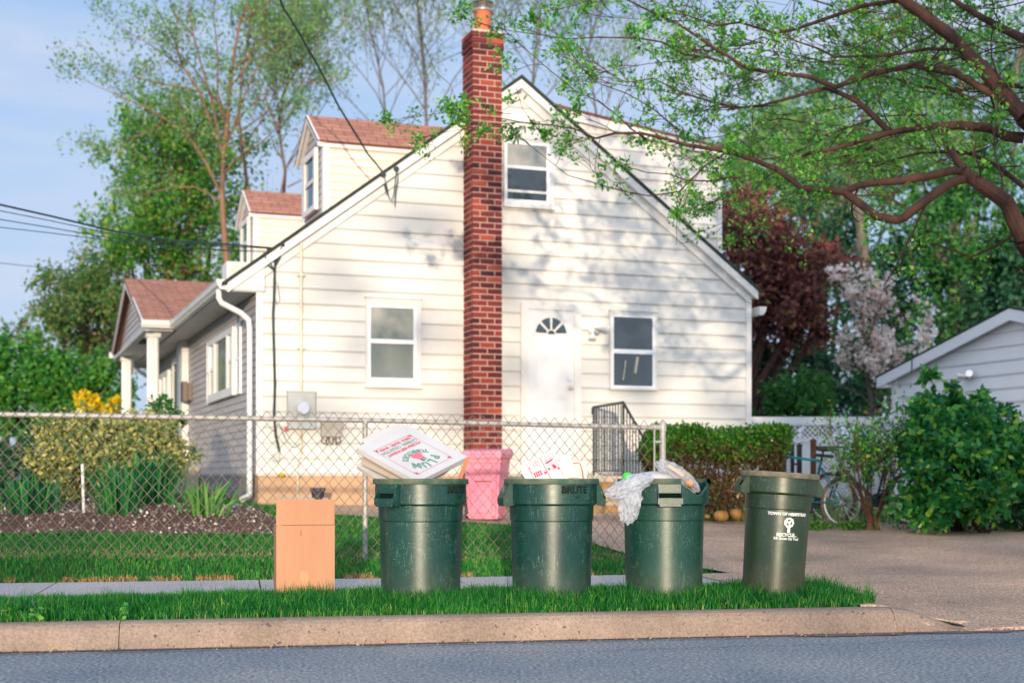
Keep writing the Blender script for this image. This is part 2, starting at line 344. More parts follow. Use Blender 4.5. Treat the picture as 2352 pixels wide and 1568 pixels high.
# ------------------------------------------------------------------ ground levels
OY=8.235; KA=math.atan(.19); TA=np.array([math.cos(KA),math.sin(KA)]); NA=np.array([-math.sin(KA),math.cos(KA)])
def ab(x,y): return x*TA[0]+(y-OY)*TA[1], x*NA[0]+(y-OY)*NA[1]
def xy(a,b): p=a*TA+b*NA; return p[0],p[1]+OY
def sst(e0,e1,t):
    t=min(1,max(0,(t-e0)/(e1-e0))); return t*t*(3-2*t)
def Zab(a,b):
    x,y=xy(a,b)
    w=sst(2.3,2.95,a)
    if b<1.7: z=.145*(1-w)+w*(.012+.138*max(0,b)/1.7)
    elif b<3.05: z=.15
    else: z=.15+.045*(min(b,13.5)-3.05)+.02*min(4,max(0,-x))*sst(3.0,4.2,b)
    return z
def Z(x,y): a,b=ab(x,y); return Zab(a,b)
def sheet(name,mat,As,Bs,off=0,skip=None,bumpf=None,**kw):
    m=MB(); V=[]; 
    for b in Bs:
        for a in As:
            x,y=xy(a,b); V.append((x,y,Zab(a,b)+off+(bumpf(a,b) if bumpf else 0)))
    n=len(As); fs=[(j*n+i,j*n+i+1,(j+1)*n+i+1,(j+1)*n+i) for j in range(len(Bs)-1) for i in range(n-1)]
    return m.add(V,fs).build(name,mat,smooth=True,**kw)
sheet('ground',MT['soil'],[-400,-100,-40,-20,-10]+list(np.arange(-7,9.1,.5))+[12,20,40,100,400],
      [.1,.3,.6,1,1.35,1.7,2.2,2.8,3.05,3.4,3.8,4.2,5,6,7,8,9,10,11,12,13.5,20,40,100,400],off=-.02,kind='structure')
m=MB(); 
pa=[xy(-400,.1),xy(400,.1),xy(400,-8.5),xy(-400,-8.5)]
m.add([(p[0],p[1],0) for p in pa],[(0,3,2,1)]).build('road',MT['road'],kind='structure')
m=MB(); pb=[xy(-400,-8.5),xy(400,-8.5),xy(400,-400),xy(-400,-400)]
m.add([(p[0],p[1],.1) for p in pb],[(0,3,2,1)]).build('far_ground',MT['soil'],kind='structure')
# grit strip in the gutter
rg=np.random.RandomState(4); m=MB(); V=[];n=90
for i in range(n):
    a=-5+i*.12; w=.035+.035*rg.rand()+(.10 if a>1.5 else 0)*rg.rand()
    for b in (.06,-w): x,y=xy(a,b); V.append((x,y,.004))
m.add(V,[(2*i,2*i+1,2*i+3,2*i+2) for i in range(n-1)]).build('gutter',MT['gutter'],kind='structure')
# kerb
prof=[(0,-.02),(.0,.0),(.012,.045),(.03,.09),(.045,.118),(.068,.136),(.10,.145),(.17,.147),(.19,.14),(.19,-.02)]
for (a0,a1) in ((-40,-6),(-6,-2.205),(-2.2,2.385),(2.392,2.95)):
    nn=2 if a1<-5.5 else max(2,int((a1-a0)/.1)); m=MB(); V=[]
    rr=np.random.RandomState(int(abs(a0)*7)+2); w1=rr.rand(nn)-.5
    for i in range(nn):
        a=a0+(a1-a0)*i/(nn-1); k=1-sst(2.42,2.93,a)*.93
        for j,(b,z) in enumerate(prof):
            bb=b+(.006*w1[i] if j>1 else 0)+.02*sst(2.4,2.93,a)*(j>2); x,y=xy(a,bb); V.append((x,y,z*k if z>0 else z))
    q=len(prof); fs=[(i*q+j,(i+1)*q+j,(i+1)*q+j+1,i*q+j+1) for i in range(nn-1) for j in range(q-1)]
    fs+=[tuple(range(q-1,-1,-1)),tuple((nn-1)*q+j for j in range(q))]
    m.add(V,fs).build('kerb',MT['kerb'],smooth=False,kind='structure')
# sealed seam along the gutter and a wandering crack in the road
for (b0,amp,w_,a0,a1,sd) in ((-.135,.012,.006,-6,8,1),(-.52,.05,.003,-.4,3.6,5)):
    q=np.random.RandomState(sd); m=MB(); V=[]; n_=int((a1-a0)/.06); off_=0
    for i in range(n_):
        off_=off_*.9+q.normal()*amp*.35; a=a0+i*.06; w2=w_*(.4+q.rand())
        for b in (b0+off_-w2,b0+off_+w2): x,y=xy(a,b); V.append((x,y,.0045))
    m.add(V,[(2*i,2*i+2,2*i+3,2*i+1) for i in range(n_-1)]).build('road_crack',MT['seam'],kind='structure')
q=np.random.RandomState(6); V=[]
for i in range(520):
    a=q.uniform(-5,7); b=q.choice([q.uniform(-.10,-.01),q.uniform(.02,.18),q.uniform(.3,7)],p=[.42,.1,.48]) if a>2.9 else q.uniform(-.13,-.005)
    x,y=xy(a,b); V.append((x,y,(Zab(a,b)+.02 if b>0 else .008)))
LITTER=np.array(V)
# sidewalk
m=MB(); jt=[-40,-20,-10]+list(np.arange(-7.4,2.2,1.5))+[2.05]
for i in range(len(jt)-1):
    a0,a1=jt[i],jt[i+1]-.012; V=[]
    for (a,b) in ((a0,1.66),(a1,1.66),(a1,3.06),(a0,3.06)): x,y=xy(a,b); V.append((x,y,.158))
    V+= [(p[0],p[1],.05) for p in V]; m.add(V,[(0,1,2,3),(0,4,5,1),(1,5,6,2),(2,6,7,3),(3,7,4,0)])
m.build('sidewalk',MT['walk'],kind='structure')
# driveway
def lawn_edge(b):
    """a of the lawn / driveway border"""
    pts=[(-.2,2.28),(.19,2.25),(.5,2.22),(1.2,2.18),(1.6,2.05),(1.69,2.05),(3.06,2.05),(3.1,2.42),(3.5,2.3),(4.0,2.05),(5.5,1.95),(6.2,1.95),(7.5,2.1),(8.3,1.45),(8.8,.7),(9.1,.1),(9.35,-.3),(9.6,-.6),(12,-.6)]
    for (b0,a0),(b1,a1) in zip(pts,pts[1:]):
        if b<=b1: return a0+(a1-a0)*(b-b0)/(b1-b0)
    return -.6
m=MB(); V=[]; Bs=[-.012,.0,.012,.03,.05,.08,.1,.15,.19,.21,.35,.5,.8,1.2,1.5,1.65,1.69,1.7,2.4,3.06,3.1,3.4,4,4.7,5.5,6.2,7,7.5,8,8.3,8.6,8.9,9.1,9.3,9.6,10.4,11.3,12.2]; nA=64
KB=[q[0] for q in prof[1:]][:-1]; KZ=[q[1] for q in prof[1:]][:-1]
def drz(a,b):
    z=Zab(a,b)+.010-(.03 if b<-.001 else 0)+(.001 if b<.3 else 0)
    if b<.192 and a<3.05:
        k=1-sst(2.42,2.93,a)*.93; zk=(np.interp(max(0,b),KB,KZ)*k if b>=0 else -.03)-.012; t=sst(2.78,3.0,a); z=min(z,zk*(1-t)+z*t)
    return z
for b in Bs:
    a0=lawn_edge(b)
    for i in range(nA): 
        a=a0+(14-a0)*(i/(nA-1))**1.5; x,y=xy(a,b); V.append((x,y,drz(a,b)))
m.add(V,[(j*nA+i,j*nA+i+1,(j+1)*nA+i+1,(j+1)*nA+i) for j in range(len(Bs)-1) for i in range(nA-1)]).build('driveway',MT['drive'],smooth=False,kind='structure')

# ------------------------------------------------------------------ leaves, blades, trees
def rand_unit(n,rg):
    v=rg.normal(size=(n,3)); return v/np.linalg.norm(v,axis=1)[:,None]
def leaf_quads(Cn,size,rg,aspect=.42,up=0.0,fold=.25):
    n=len(Cn); u=rand_unit(n,rg); u[:,2]+=up; u/=np.linalg.norm(u,axis=1)[:,None]
    w=rand_unit(n,rg); w-=u*(w*u).sum(1)[:,None]; w/=np.linalg.norm(w,axis=1)[:,None]; nn=np.cross(u,w)
    s=(size*(.6+.8*rg.rand(n)))[:,None]
    a=Cn; b=Cn+u*s*.45+w*s*aspect*.5+nn*s*fold*.3; c=Cn+u*s; d=Cn+u*s*.45-w*s*aspect*.5+nn*s*fold*.3
    V=np.stack([a,b,c,d],1).reshape(-1,3); Q=np.arange(4*n).reshape(n,4); return V,Q
def leaves(name,Cn,size,mat,parent,rg,rnd=None,aspect=.42,up=0,**kw):
    Cn=np.asarray(Cn); V,Q=leaf_quads(Cn,np.full(len(Cn),size) if np.isscalar(size) else size,rg,aspect,up)
    return quick(name,V,Q,mat,parent,rnd=rg.rand(len(Cn)) if rnd is None else rnd,**kw)
def cluster(P,per,spread,rg):
    P=np.repeat(np.asarray(P),per,axis=0); return P+rg.normal(size=P.shape)*spread
def blob_pts(blobs,n,rg,shell=.55,lump=.7):
    """points spread through a union of ellipsoids, more near the surface, in clumps"""
    tot=sum(b[3]*b[5] for b in blobs); out=[]
    for (x,y,z,rx,ry,rz) in blobs:
        k=int(n*rx*rz/tot); cn=max(8,k//40); u=rand_unit(cn,rg); r=(shell+(1-shell)*rg.rand(cn)**.5)*(1+lump*(rg.rand(cn)-.5))
        cc=np.array([x,y,z])+u*r[:,None]*np.array([rx,ry,rz])
        cl=cc[rg.randint(0,cn,k)]; sp=min(rx,rz)*(.10+.10*rg.rand(k))
        out.append(cl+rg.normal(size=(k,3))*sp[:,None])
    return np.vstack(out)
def grow(mb,tips,p,d,L,r,lvl,rg,maxl,spread=.6,up=.12,kids=(3,5),minr=.004,wander=.12,droop=0):
    ns=5; P=[np.array(p,float)]; d=np.array(d,float); d/=np.linalg.norm(d)
    for i in range(ns):
        d=d+rg.normal(size=3)*wander; d[2]+=up*.25-droop*.1; d/=np.linalg.norm(d); P.append(P[-1]+d*L/ns)
    rad=np.linspace(r,max(minr,r*.45),ns+1)
    mb.tube(P,rad,n=7 if lvl==0 else (5 if lvl==1 else 3),cap=False)
    if lvl>=maxl: tips.extend(P[2:]); return
    if lvl==maxl-1: tips.append(P[-1])
    k=rg.randint(kids[0],kids[1]+1)
    for i in range(k):
        t=.25+.75*(i+rg.rand())/k; q=min(ns-1,int(t*ns)); fr=t*ns-q; pos=P[q]*(1-min(1,fr))+P[min(q+1,ns)]*min(1,fr)
        dv=d+rand_unit(1,rg)[0]*spread*1.4; dv[2]+=up
        grow(mb,tips,pos,dv,L*(.52+.2*rg.rand()),max(minr,rad[q]*.55),lvl+1,rg,maxl,spread,up,kids,minr,wander,droop)
def sparse_tree(name,label,x,y,h,trunk,seed,lmat,bmat,path=None,per=5,lsize=.11,maxl=3,limbs=10,spread=.5,start=.25,limL=.42,lsp=.13,group=None,cat='tree',tr=.12,up=.25):
    limbs=int(limbs*1.3); tr=tr*.75
    rg=np.random.RandomState(seed); t=thing(name,label,cat,(x,y,Z(x,y)-.05 if y>0 else 0),0,group); base=np.array([x,y,t.location.z])
    mb=MB(); P=[np.zeros(3)]
    if path is None:
        d=np.array([0,0,1.]); n=10
        for i in range(n): d=d+rg.normal(size=3)*.06; d[2]=max(d[2],.6); d/=np.linalg.norm(d); P.append(P[-1]+d*h/n)
    else: P=[np.array(q)-base for q in path]
    P=np.array(P); n=len(P)-1
    mb.tube(P,np.linspace(tr,tr*.25,n+1),8)
    tips=[]; br=MB()
    for i in range(limbs):
        f=start+(1-start)*(i+.6*rg.rand())/limbs; q=min(n-1,int(f*n)); pos=P[q]+(P[q+1]-P[q])*(f*n-q)
        az=i*2.4+rg.rand()*1.0; el=.55+.5*f; dv=np.array([math.cos(az)*math.cos(el),math.sin(az)*math.cos(el),math.sin(el)])
        grow(br,tips,pos,dv,h*limL*(1.15-.75*f),tr*.42*(1.15-.8*f),1,rg,maxl,spread,up,(3,5),.006)
    mb.build('trunk',bmat,t); br.build('branches',bmat,t)
    leaves('crown',cluster(np.array(tips),per,lsp,rg),lsize,lmat,t,rg,aspect=.5)
    return t
def blob_tree(name,label,x,y,blobs,n,lsize,lmat,bmat,seed,trunks=None,cat='tree',group=None,shell=.5,tr=.13,trunkname='trunk',aspect=.5,rfun=None):
    rg=np.random.RandomState(seed); z0=Z(x,y)-.05 if y>0 else 0; t=thing(name,label,cat,(x,y,z0),0,group); base=np.array([x,y,z0])
    mb=MB()
    for b in blobs:                                         # a limb into each mass of leaves
        c=np.array(b[:3])-base; k=np.array([c[0]*.35,c[1]*.35,c[2]*.5])
        mb.tube([np.zeros(3)+[rg.uniform(-.05,.05),0,0],k+rg.normal(size=3)*.05,c*.8+rg.normal(size=3)*.05,c+[0,0,b[5]*.5]],[tr,tr*.7,tr*.4,tr*.12],7)
    for q in (trunks or []): mb.tube([np.array(p)-base for p in q[0]],q[1],7)
    mb.build(trunkname,bmat,t)
    P=blob_pts(blobs,n,rg,shell)-base
    P=P[P[:,2]>.03]
    leaves('crown',P,lsize,lmat,t,rg,aspect=aspect,rnd=None if rfun is None else rfun(P,rg))
    return t
def blades(name,pts,h,w,mat,rg,parent=None,lean=.35,rnd=None,nseg=2,**kw):
    n=len(pts); az=rg.rand(n)*2*PI; la=rg.rand(n)*2*PI; ln=lean*rg.rand(n)
    h=np.full(n,h) if np.isscalar(h) else h; h=h*(.55+.6*rg.rand(n)); w=w*(.7+.6*rg.rand(n))
    sx=np.cos(az)*w/2; sy=np.sin(az)*w/2; lx=np.cos(la)*ln*h; ly=np.sin(la)*ln*h
    z=np.zeros(n); S=np.stack([sx,sy,z],1); P=np.asarray(pts)
    m=P+np.stack([lx*.3,ly*.3,h*.55],1); T=P+np.stack([lx*1.1,ly*1.1,h*(1-.3*ln)],1)
    V=np.stack([P-S,P+S,m+S*.8,m-S*.8,T+S*.12,T-S*.12],1).reshape(-1,3)
    b=np.arange(n)[:,None]*6; Q=np.concatenate([b+np.array([[0,1,2,3]]),b+np.array([[3,2,4,5]])],1).reshape(-1,4)
    r=rg.rand(n) if rnd is None else rnd
    return quick(name,V,Q,mat,parent,rnd=np.repeat(r,2),**kw)

# ------------------------------------------------------------------ grass
rg=np.random.RandomState(11)
def wav(a,b): return (np.sin(a*3.1+1.3*np.sin(b*2.3))+np.sin(a*7.3+2+b*3.7)+np.sin(a*1.3-b*5.1+.5))/3
CANS=[(-.582,9.07,.262),(.254,9.12,.262),(.99,9.27,.258),(1.70,9.30,.20)]
def grass_area(n,a0,a1,b0,b1,keep):
    a=a0+(a1-a0)*rg.rand(n); b=b0+(b1-b0)*rg.rand(n); k=keep(a,b); a=a[k]; b=b[k]
    x=a*TA[0]+b*NA[0]; y=OY+a*TA[1]+b*NA[1]
    z=np.array([Zab(p,q) for p,q in zip(a,b)])-.012
    return a,b,np.stack([x,y,z],1)
def kverge(a,b):
    end=2.43-.25*np.clip((np.abs(b-.9)-.35)/.5,0,1)**2+.04*np.sin(b*17)
    k=(a<end)&(b>.2+.012*np.sin(a*9)+.01*np.sin(a*31))&(b<1.66+.03*np.sin(a*5.3))
    x=a*TA[0]+b*NA[0]; y=OY+a*TA[1]+b*NA[1]
    for cx,cy,r in CANS: k&=((x-cx)**2+(y-cy)**2>(r+.005)**2)
    k&=~((np.abs(x+1.306)<.19)&(np.abs(y-9.16)<.15))
    return k
a,b,P=grass_area(96000,-5.2,2.5,.2,1.72,kverge)
h=np.interp(b,[.2,.35,.55,.85,1.1,1.7],[.045,.085,.132,.128,.085,.062])*(1+.16*wav(a*1.5,b*2)); h[a<-1.9]*=.85; h[(a>1.9)&(b>.9)]*=1.5; h*=1+.28*(wav(a*5,b*6)>.4)
r=np.clip(rg.rand(len(a))**1.25*.95+.10*wav(a*2,b*3),0,.955)
edge=(b<.25)&(rg.rand(len(a))<.14); r[edge]=.94+.06*rg.rand(edge.sum())
blades('verge_grass',P,h,.0058,MT['grass'],rg,lean=.55,rnd=r,kind='stuff',label='long green grass on the verge behind the kerb')
def klawn(a,b):
    le=np.interp(b,[3.06,3.1,3.5,4,5.5,6.2,7.5,8.3,8.8,9.1,9.35,9.6,12],[2.05,2.42,2.3,2.05,1.95,1.95,2.1,1.45,.7,.1,-.3,-.6,-.6])
    k=(a<le-.03+.03*np.sin(b*11))
    k&=~((b>6.6+.06*np.sin(a*3))&(b<9.8)&(a<-.95-.6*np.clip((b-7.6)/2,0,1)+.1*np.sin(b*5)))
    return k
a,b,P=grass_area(120000,-6.5,2.5,3.08,11.6,klawn)
keep=(b<4.6)|(rg.rand(len(a))<.72); a,b,P=a[keep],b[keep],P[keep]
dry=np.clip(1.1-np.abs(b-4.6)*1.7,0,1)*1.1*(wav(a*2.2,b*3)>-.3)+np.clip(1.5-(b-3.06)*12,0,1)*(.25+.75*(wav(a*2.3,b*.3)>-.05))
r=np.clip(rg.rand(len(a))*.84+.12*wav(a*1.3,b*2),0,.92); dd=rg.rand(len(a))<dry*.62; r[dd]=.93+.07*rg.rand(dd.sum())
h=(.055+.02*wav(a*1.2,b*1.7)); h[dd]*=.6; h*=np.where(b<3.2,.6,1)
blades('lawn_grass',P,h,.010,MT['lawn'],rg,lean=.6,rnd=r,kind='stuff',label='short lawn grass with dry patches along the wire fence')
a,b,P=grass_area(3600,-5.5,2.2,3.06,3.24,lambda a,b:(wav(a*2.3,b*.3)>-.05)); P[:,2]+=.008
blades('dry_grass',P,.05,.006,MT['straw'],rg,lean=1.4,kind='stuff',label='dry straw coloured grass along the sidewalk edge')
V_,Q_=leaf_quads(LITTER,np.full(len(LITTER),.016),rg,.6); quick('fallen_litter',V_,Q_,MT['litter'],rnd=rg.rand(len(Q_)),kind='stuff',label='small dry leaves and grit strewn along the gutter and driveway')
# low weeds in the verge
for (u,v,y,s,lab) in ((285,1392,7.95,1.0,'small light green weed alone in the grass left of the cardboard box'),(12,1402,7.85,1.3,'dark leafy weed in the grass at the kerb, far left'),(80,1415,7.78,1.2,'low clover weed beside the leafy weed near the kerb')):
    p=at(u,v,y); z=Z(p[0],p[1]); t=thing('weed',lab,'weed',(p[0],p[1],z)); q=MB(); q.tube([(0,0,0),(.004,0,.03*s),(0.01,0,.075*s)],.0015,4); q.build('stem',MT['iris'],t)
    L=np.array([[.012*s*math.cos(k*2.1),.012*s*math.sin(k*2.1),(.03+.008*k)*s] for k in range(9)]); leaves('leaf',L,.030*s,MT['irislight'],t,rg,aspect=.9)

# ------------------------------------------------------------------ chain-link fence
FA=np.array([-4.14,11.5]); FB=np.array([1.364,12.95]); FD=(FB-FA)/np.linalg.norm(FB-FA); FLEN=np.linalg.norm(FB-FA)
def ftop(s): t=s/FLEN; return np.interp(t,[-.3,0,.523,1],[1.464,1.457,1.440,1.398])
def fbot(s): t=s/FLEN; return np.interp(t,[-.3,0,.523,.75,1],[.31,.30,.222,.205,.20])
def fp(s,z,off=0): return np.array([FA[0]+FD[0]*s-FD[1]*off,FA[1]+FD[1]*s+FD[0]*off,z])
fence=thing('chain_link_fence','galvanized chain-link fence with top rail running behind the trash cans','fence',fp(0,0))
fo=fp(0,0)
W=.0940; NR=11; S0=-1.2; ncol=int((FLEN-S0-.06)/W); m=MB()
def wireseg(m,A,B,r): 
    d=B-A; d/=np.linalg.norm(d); q=np.cross(d,[0,1,0]); q/=np.linalg.norm(q)+1e-9; w=np.cross(d,q)
    V=[]
    for P_ in (A,B):
        for k in range(4): th=PI/2*k; V.append(P_+r*(math.cos(th)*q+math.sin(th)*w))
    m.add(V,[(k,(k+1)%4,4+(k+1)%4,4+k) for k in range(4)])
rgf=np.random.RandomState(8)
for c in range(ncol):
    for side in (0,1):
        pts=[]
        for k in range(2*NR+3):                              # one zig-zag wire: alternate left / right
            s=S0+W*c+(W*.5 if (k%2)==side else 0)*(1)+ (0 if side==0 else W*0)
            f=(k-1)/(2*NR); zt=ftop(s)+.038; zb=fbot(s); z=zb+(zt-zb)*f*.977
            if k==0: continue
            pts.append((s+ rgf.normal()*.0012,z,.004*(1 if k%2 else -1)*(1 if side else -1)+ .006*math.sin(s*2.1)))
        if side==1: continue
        full=[fp(s,z,o)-fo for s,z,o in pts]
        for A,B in zip(full,full[1:]): wireseg(m,A,B,.0025)
        # mirrored neighbour wire to close the diamonds
        full=[fp(2*(S0+W*c+W*.5)-s,z,-o)-fo for s,z,o in pts]
        for A,B in zip(full,full[1:]): wireseg(m,A,B,.0025)
m.build('wire_mesh',MT['wire'],fence)
m=MB(); ss=np.linspace(S0,FLEN-.03,14); m.tube([fp(s,ftop(s),.030)-fo for s in ss],.021,12); m.build('top_rail',MT['galv'],fence,smooth=True)
def post(s,zt,r,dome=True):
    m=MB(); p=fp(s,0,.03)-fo; z0=Z(*(fp(s,0)[:2]))-.1
    pr=[(0,z0),(r,z0),(r,zt-.06),(r*1.22,zt-.06),(r*1.25,zt-.02),(r*1.15,zt+.0),(r*.75,zt+.03),(r*.2,zt+.046),(0,zt+.047)] if dome else [(0,z0),(r,z0),(r,zt),(r*1.15,zt),(r*1.15,zt+.03),(r*.4,zt+.055),(0,zt+.058)]
    m.lathe(pr,16,p[0],p[1]); m.build('post',MT['galv'],fence,smooth=True)
post(.523*FLEN,ftop(.523*FLEN)-.03,.022,False); post(FLEN+.02,ftop(FLEN)+.03,.029)
m=MB(); s=FLEN-.075; A=fp(s,ftop(s)-.02,-.008)-fo; B=fp(s,fbot(s),-.008)-fo; m.tube([A,B],.009,8); m.build('tension_bar',MT['galv'],fence)
m=MB()
for zz in (ftop(s)-.13,.75,.33): m=MB(); m.tube([fp(s-.012,zz,-.01)-fo,fp(FLEN+.0,zz,-.01)-fo],.012,8); m.build('brace_band',MT['galv'],fence)
m=MB()
m.tube([fp(FLEN-.10,ftop(s)+.004,.03)-fo,fp(FLEN+.0,ftop(s)+.002,.03)-fo],.026,10); m.build('brace_band',MT['galv'],fence)

# ------------------------------------------------------------------ lettering
def text_mesh(body,size,font_bold=0,space=1.0):
    cu=bpy.data.curves.new('lettering','FONT'); cu.body=body; cu.size=size; cu.offset=font_bold; cu.align_x='CENTER'; cu.align_y='CENTER'; cu.resolution_u=2; cu.space_character=space
    ob=bpy.data.objects.new('lettering',cu); C.objects.link(ob); dg=bpy.context.evaluated_depsgraph_get(); dg.update()
    me=ob.evaluated_get(dg).to_mesh(); V=np.array([list(v.co) for v in me.vertices]); Fs=[tuple(p.vertices) for p in me.polygons]
    ob.evaluated_get(dg).to_mesh_clear(); bpy.data.objects.remove(ob); bpy.data.curves.remove(cu); return V,Fs
def wrap(V,th0,z0,rf,off=.0015):
    """flat lettering onto the curved wall of a bin; th measured from -Y"""
    out=[]
    for x,y,_ in V:
        r=rf(z0+y)+off; th=th0+x/r; out.append((r*math.sin(th),-r*math.cos(th),z0+y))
    return out
def disc(cx,cy,r,n=20,f=None): return [(cx+(r*(f(i/n) if f else 1))*math.cos(2*PI*i/n),cy+(r*(f(i/n) if f else 1))*math.sin(2*PI*i/n)) for i in range(n)]

# ------------------------------------------------------------------ trash cans
def bin_(loc,label,handle,matb,matr,rb=.250,rt=.270,rc=.290,rr=.305,H=.80,zc=.637,step=.53,zf=None,tilt=0,n=72,hw=.076):
    t=thing('trash_can',label,'trash can',loc,0,'rubber bins along the verge'); t.rotation_euler=(0,tilt,0)
    m=MB(); top=H-.03
    zt=(lambda r,z,th: z if z<zc+.005 else zc+(z-zc)*(zf(th)-zc)/(H-zc)) if zf else None
    P=[(0,.0),(rb-.02,.0),(rb,.02),(rb+(rt-rb)*.55,step-.012),(rb+(rt-rb)*.55,step),(rb+(rt-rb)*.55+.006,step+.006),(rt,zc-.003),(rt,zc),(rc-.004,zc),(rc,zc+.006),(rc,top)]
    P+=[(rc-.012,top+.012),(rc-.012,zc),(rt-.014,zc-.02),(rb-.012,.03),(0,.03)]
    m.lathe(P,n,zf=zt); m.build('body',matb,t,smooth='auto')
    m=MB(); q=[(rc-.001,top-.004),(rr-.003,top-.005),(rr,top),(rr,H-.006),(rr-.004,H),(rc-.012,H),(rc-.014,top+.004),(rc-.001,top-.004)]
    if zf:
        V=[];k=0;fs=[];ths=[i*2*PI/n for i in range(n+1) if not(R(15)<(i*2*PI/n)<R(72))]
        for th in ths:
            for r,z in q[:-1]: V.append((r*math.sin(th),-r*math.cos(th),z))
        w=len(q)-1
        for i in range(len(ths)-1):
            if ths[i+1]-ths[i]>R(20): continue
            for j in range(w): fs.append((i*w+j,i*w+(j+1)%w,(i+1)*w+(j+1)%w,(i+1)*w+j))
        m.add(V,fs)
    else: m.lathe(q,n)
    m.build('rim',matr,t,smooth='auto')
    for hd in (handle,handle+180):
        a=R(hd); Rm=Matrix.Rotation(a,4,'Z'); m=MB()
        yo=-(rc+.048); yi=-(rc-.02)
        m.box(-hw,hw,yo,-(rc+.012),zc+.006,zc+.040,M=Rm)                     # grip
        m.box(-hw+.004,hw-.004,yo+.004,yo+.012,zc-.012,zc+.006,M=Rm)
        for sx in (-1,1):                                                     # side webs
            p=[(yi,top),(-(rc+.006),top),(yo,zc+.040),(yo,zc+.002),(-(rc+.02),zc-.012),(yi,zc-.004)]
            V=[(sx*hw,yy,zz) for yy,zz in p]+[(sx*(hw+.007),yy,zz) for yy,zz in p]; V=[list(Rm@Vector(v)) for v in V]; k=6
            m.add(V,[tuple(range(k)) if sx<0 else tuple(range(k))[::-1],tuple(range(2*k-1,k-1,-1)) if sx<0 else tuple(range(k,2*k))]+[(i,(i+1)%k,(i+1)%k+k,i+k) for i in range(k)])
        # recessed back plate between the webs
        m.box(-hw,hw,-(rc+.0035),-(rc-.01),zc+.072,top-.004,M=Rm)
        hd_=m.build('handle',matb,t)
        m=MB(); m.box(-hw+.002,hw-.002,-(rc+.002),-(rc-.01),zc+.041,zc+.0715,M=Rm); m.build('grip_shade',MT['gripshade'],hd_)  # shade of the gap above the grip, put in as a near-black box
    return t
Zv=.140
label_bin={}
b2=bin_((-.582,9.07,Zv),'green bin heaped with printed pizza boxes, left of the other round bins',-39,MT['bin'],MT['binrim'])
b3=bin_((.254,9.12,Zv),'green bin with a red printed carton poking out of its top',-76,MT['bin'],MT['binrim'])
def notch(th):
    d=(math.degrees(th)-44)/19.; return .80-.022*(1 if 15<math.degrees(th)<72 else 0)-.075*math.exp(-d*d*1.3)*(1 if 12<math.degrees(th)<80 else 0)
b4=bin_((.99,9.27,Zv),'scuffed green bin with a broken notched rim and plastic bags spilling out',1,MT['bin4'],MT['binrim'],hw=.072,zf=notch,rb=.247,rt=.266)
b5=bin_((1.70,9.30,Zv),'tall leaning olive green recycling bin with white printed tree emblem',-77,MT['binolive'],MT['binrimolive'],rb=.196,rt=.217,rc=.241,rr=.257,H=.842,zc=.705,step=.60,tilt=R(3.6),hw=.055)
def wall(rb,rt,zc): return lambda z: rb+(rt-rb)*min(1,max(0,z/zc))
for bb,ang in ((b2,57),(b3,29)):
    V,Fs=text_mesh('BRUTE',.062,.0035); V[:,0]*=1.02
    m=MB(); m.add(wrap(V,R(ang),.728,lambda z:.290,.0012),Fs)
    V,Fs=text_mesh('· · · · ·',.02,.001); m.add(wrap(V,R(ang+3),.685,lambda z:.290,.0012),Fs)
    for k in range(3): m.add(wrap(np.array([(-.026+.004*k,-.0015,0),(.026-.004*k,-.0015,0),(.026-.004*k,.0015,0),(-.026+.004*k,.0015,0)]),R(ang+3),.694-.008*k,lambda z:.290,.0014),[(0,1,2,3)])
    m.build('logo',MT['brandink'],bb)
wf=wall(.196,.217,.705); m=MB(); A5=R(9.5)
V,Fs=text_mesh('TOWN OF HEMPSTEAD',.0268,.0011,.96); m.add(wrap(V,A5,.575,wf),Fs)
V,Fs=text_mesh('RECYCLE...',.030,.0013,.96); m.add(wrap(V,A5-.02,.442,wf),Fs)
V,Fs=text_mesh("It'll Grow On You!",.0235,.0008,.94); m.add(wrap(V,A5-.02,.418,wf),Fs)
pl=disc(0,0,.033,40,lambda t:1+.055*math.cos(t*2*PI*9)); V=[(0,0,0)]+[(x,y,0) for x,y in pl]
m.add(wrap(V,A5+.02,.522,wf),[(0,1+i,1+(i+1)%40) for i in range(40)])
m.add(wrap([(-.009,.0,0),(.009,0,0),(.010,-.03,0),(-.010,-.03,0)],A5+.02,.489,wf),[(0,1,2,3)][::1]); m.build('emblem',MT['whiteink'],b5)
m=MB()
for k in range(3):
    an=PI/2+k*2*PI/3; c_,s_=math.cos(an),math.sin(an)
    def rt(x,y): return (x*c_-y*s_,x*s_+y*c_,0)
    m.add(wrap([rt(*p) for p in ((.011,-.011),(.019,-.005),(.019,.004),(.011,.007))],A5+.02,.522,wf,.0032),[(0,1,2,3)])
    m.add(wrap([rt(*p) for p in ((.009,.003),(.022,.006),(.010,.016))],A5+.02,.522,wf,.0034),[(0,1,2)])
m.build('recycling_arrows',MT['binolive'],b5)

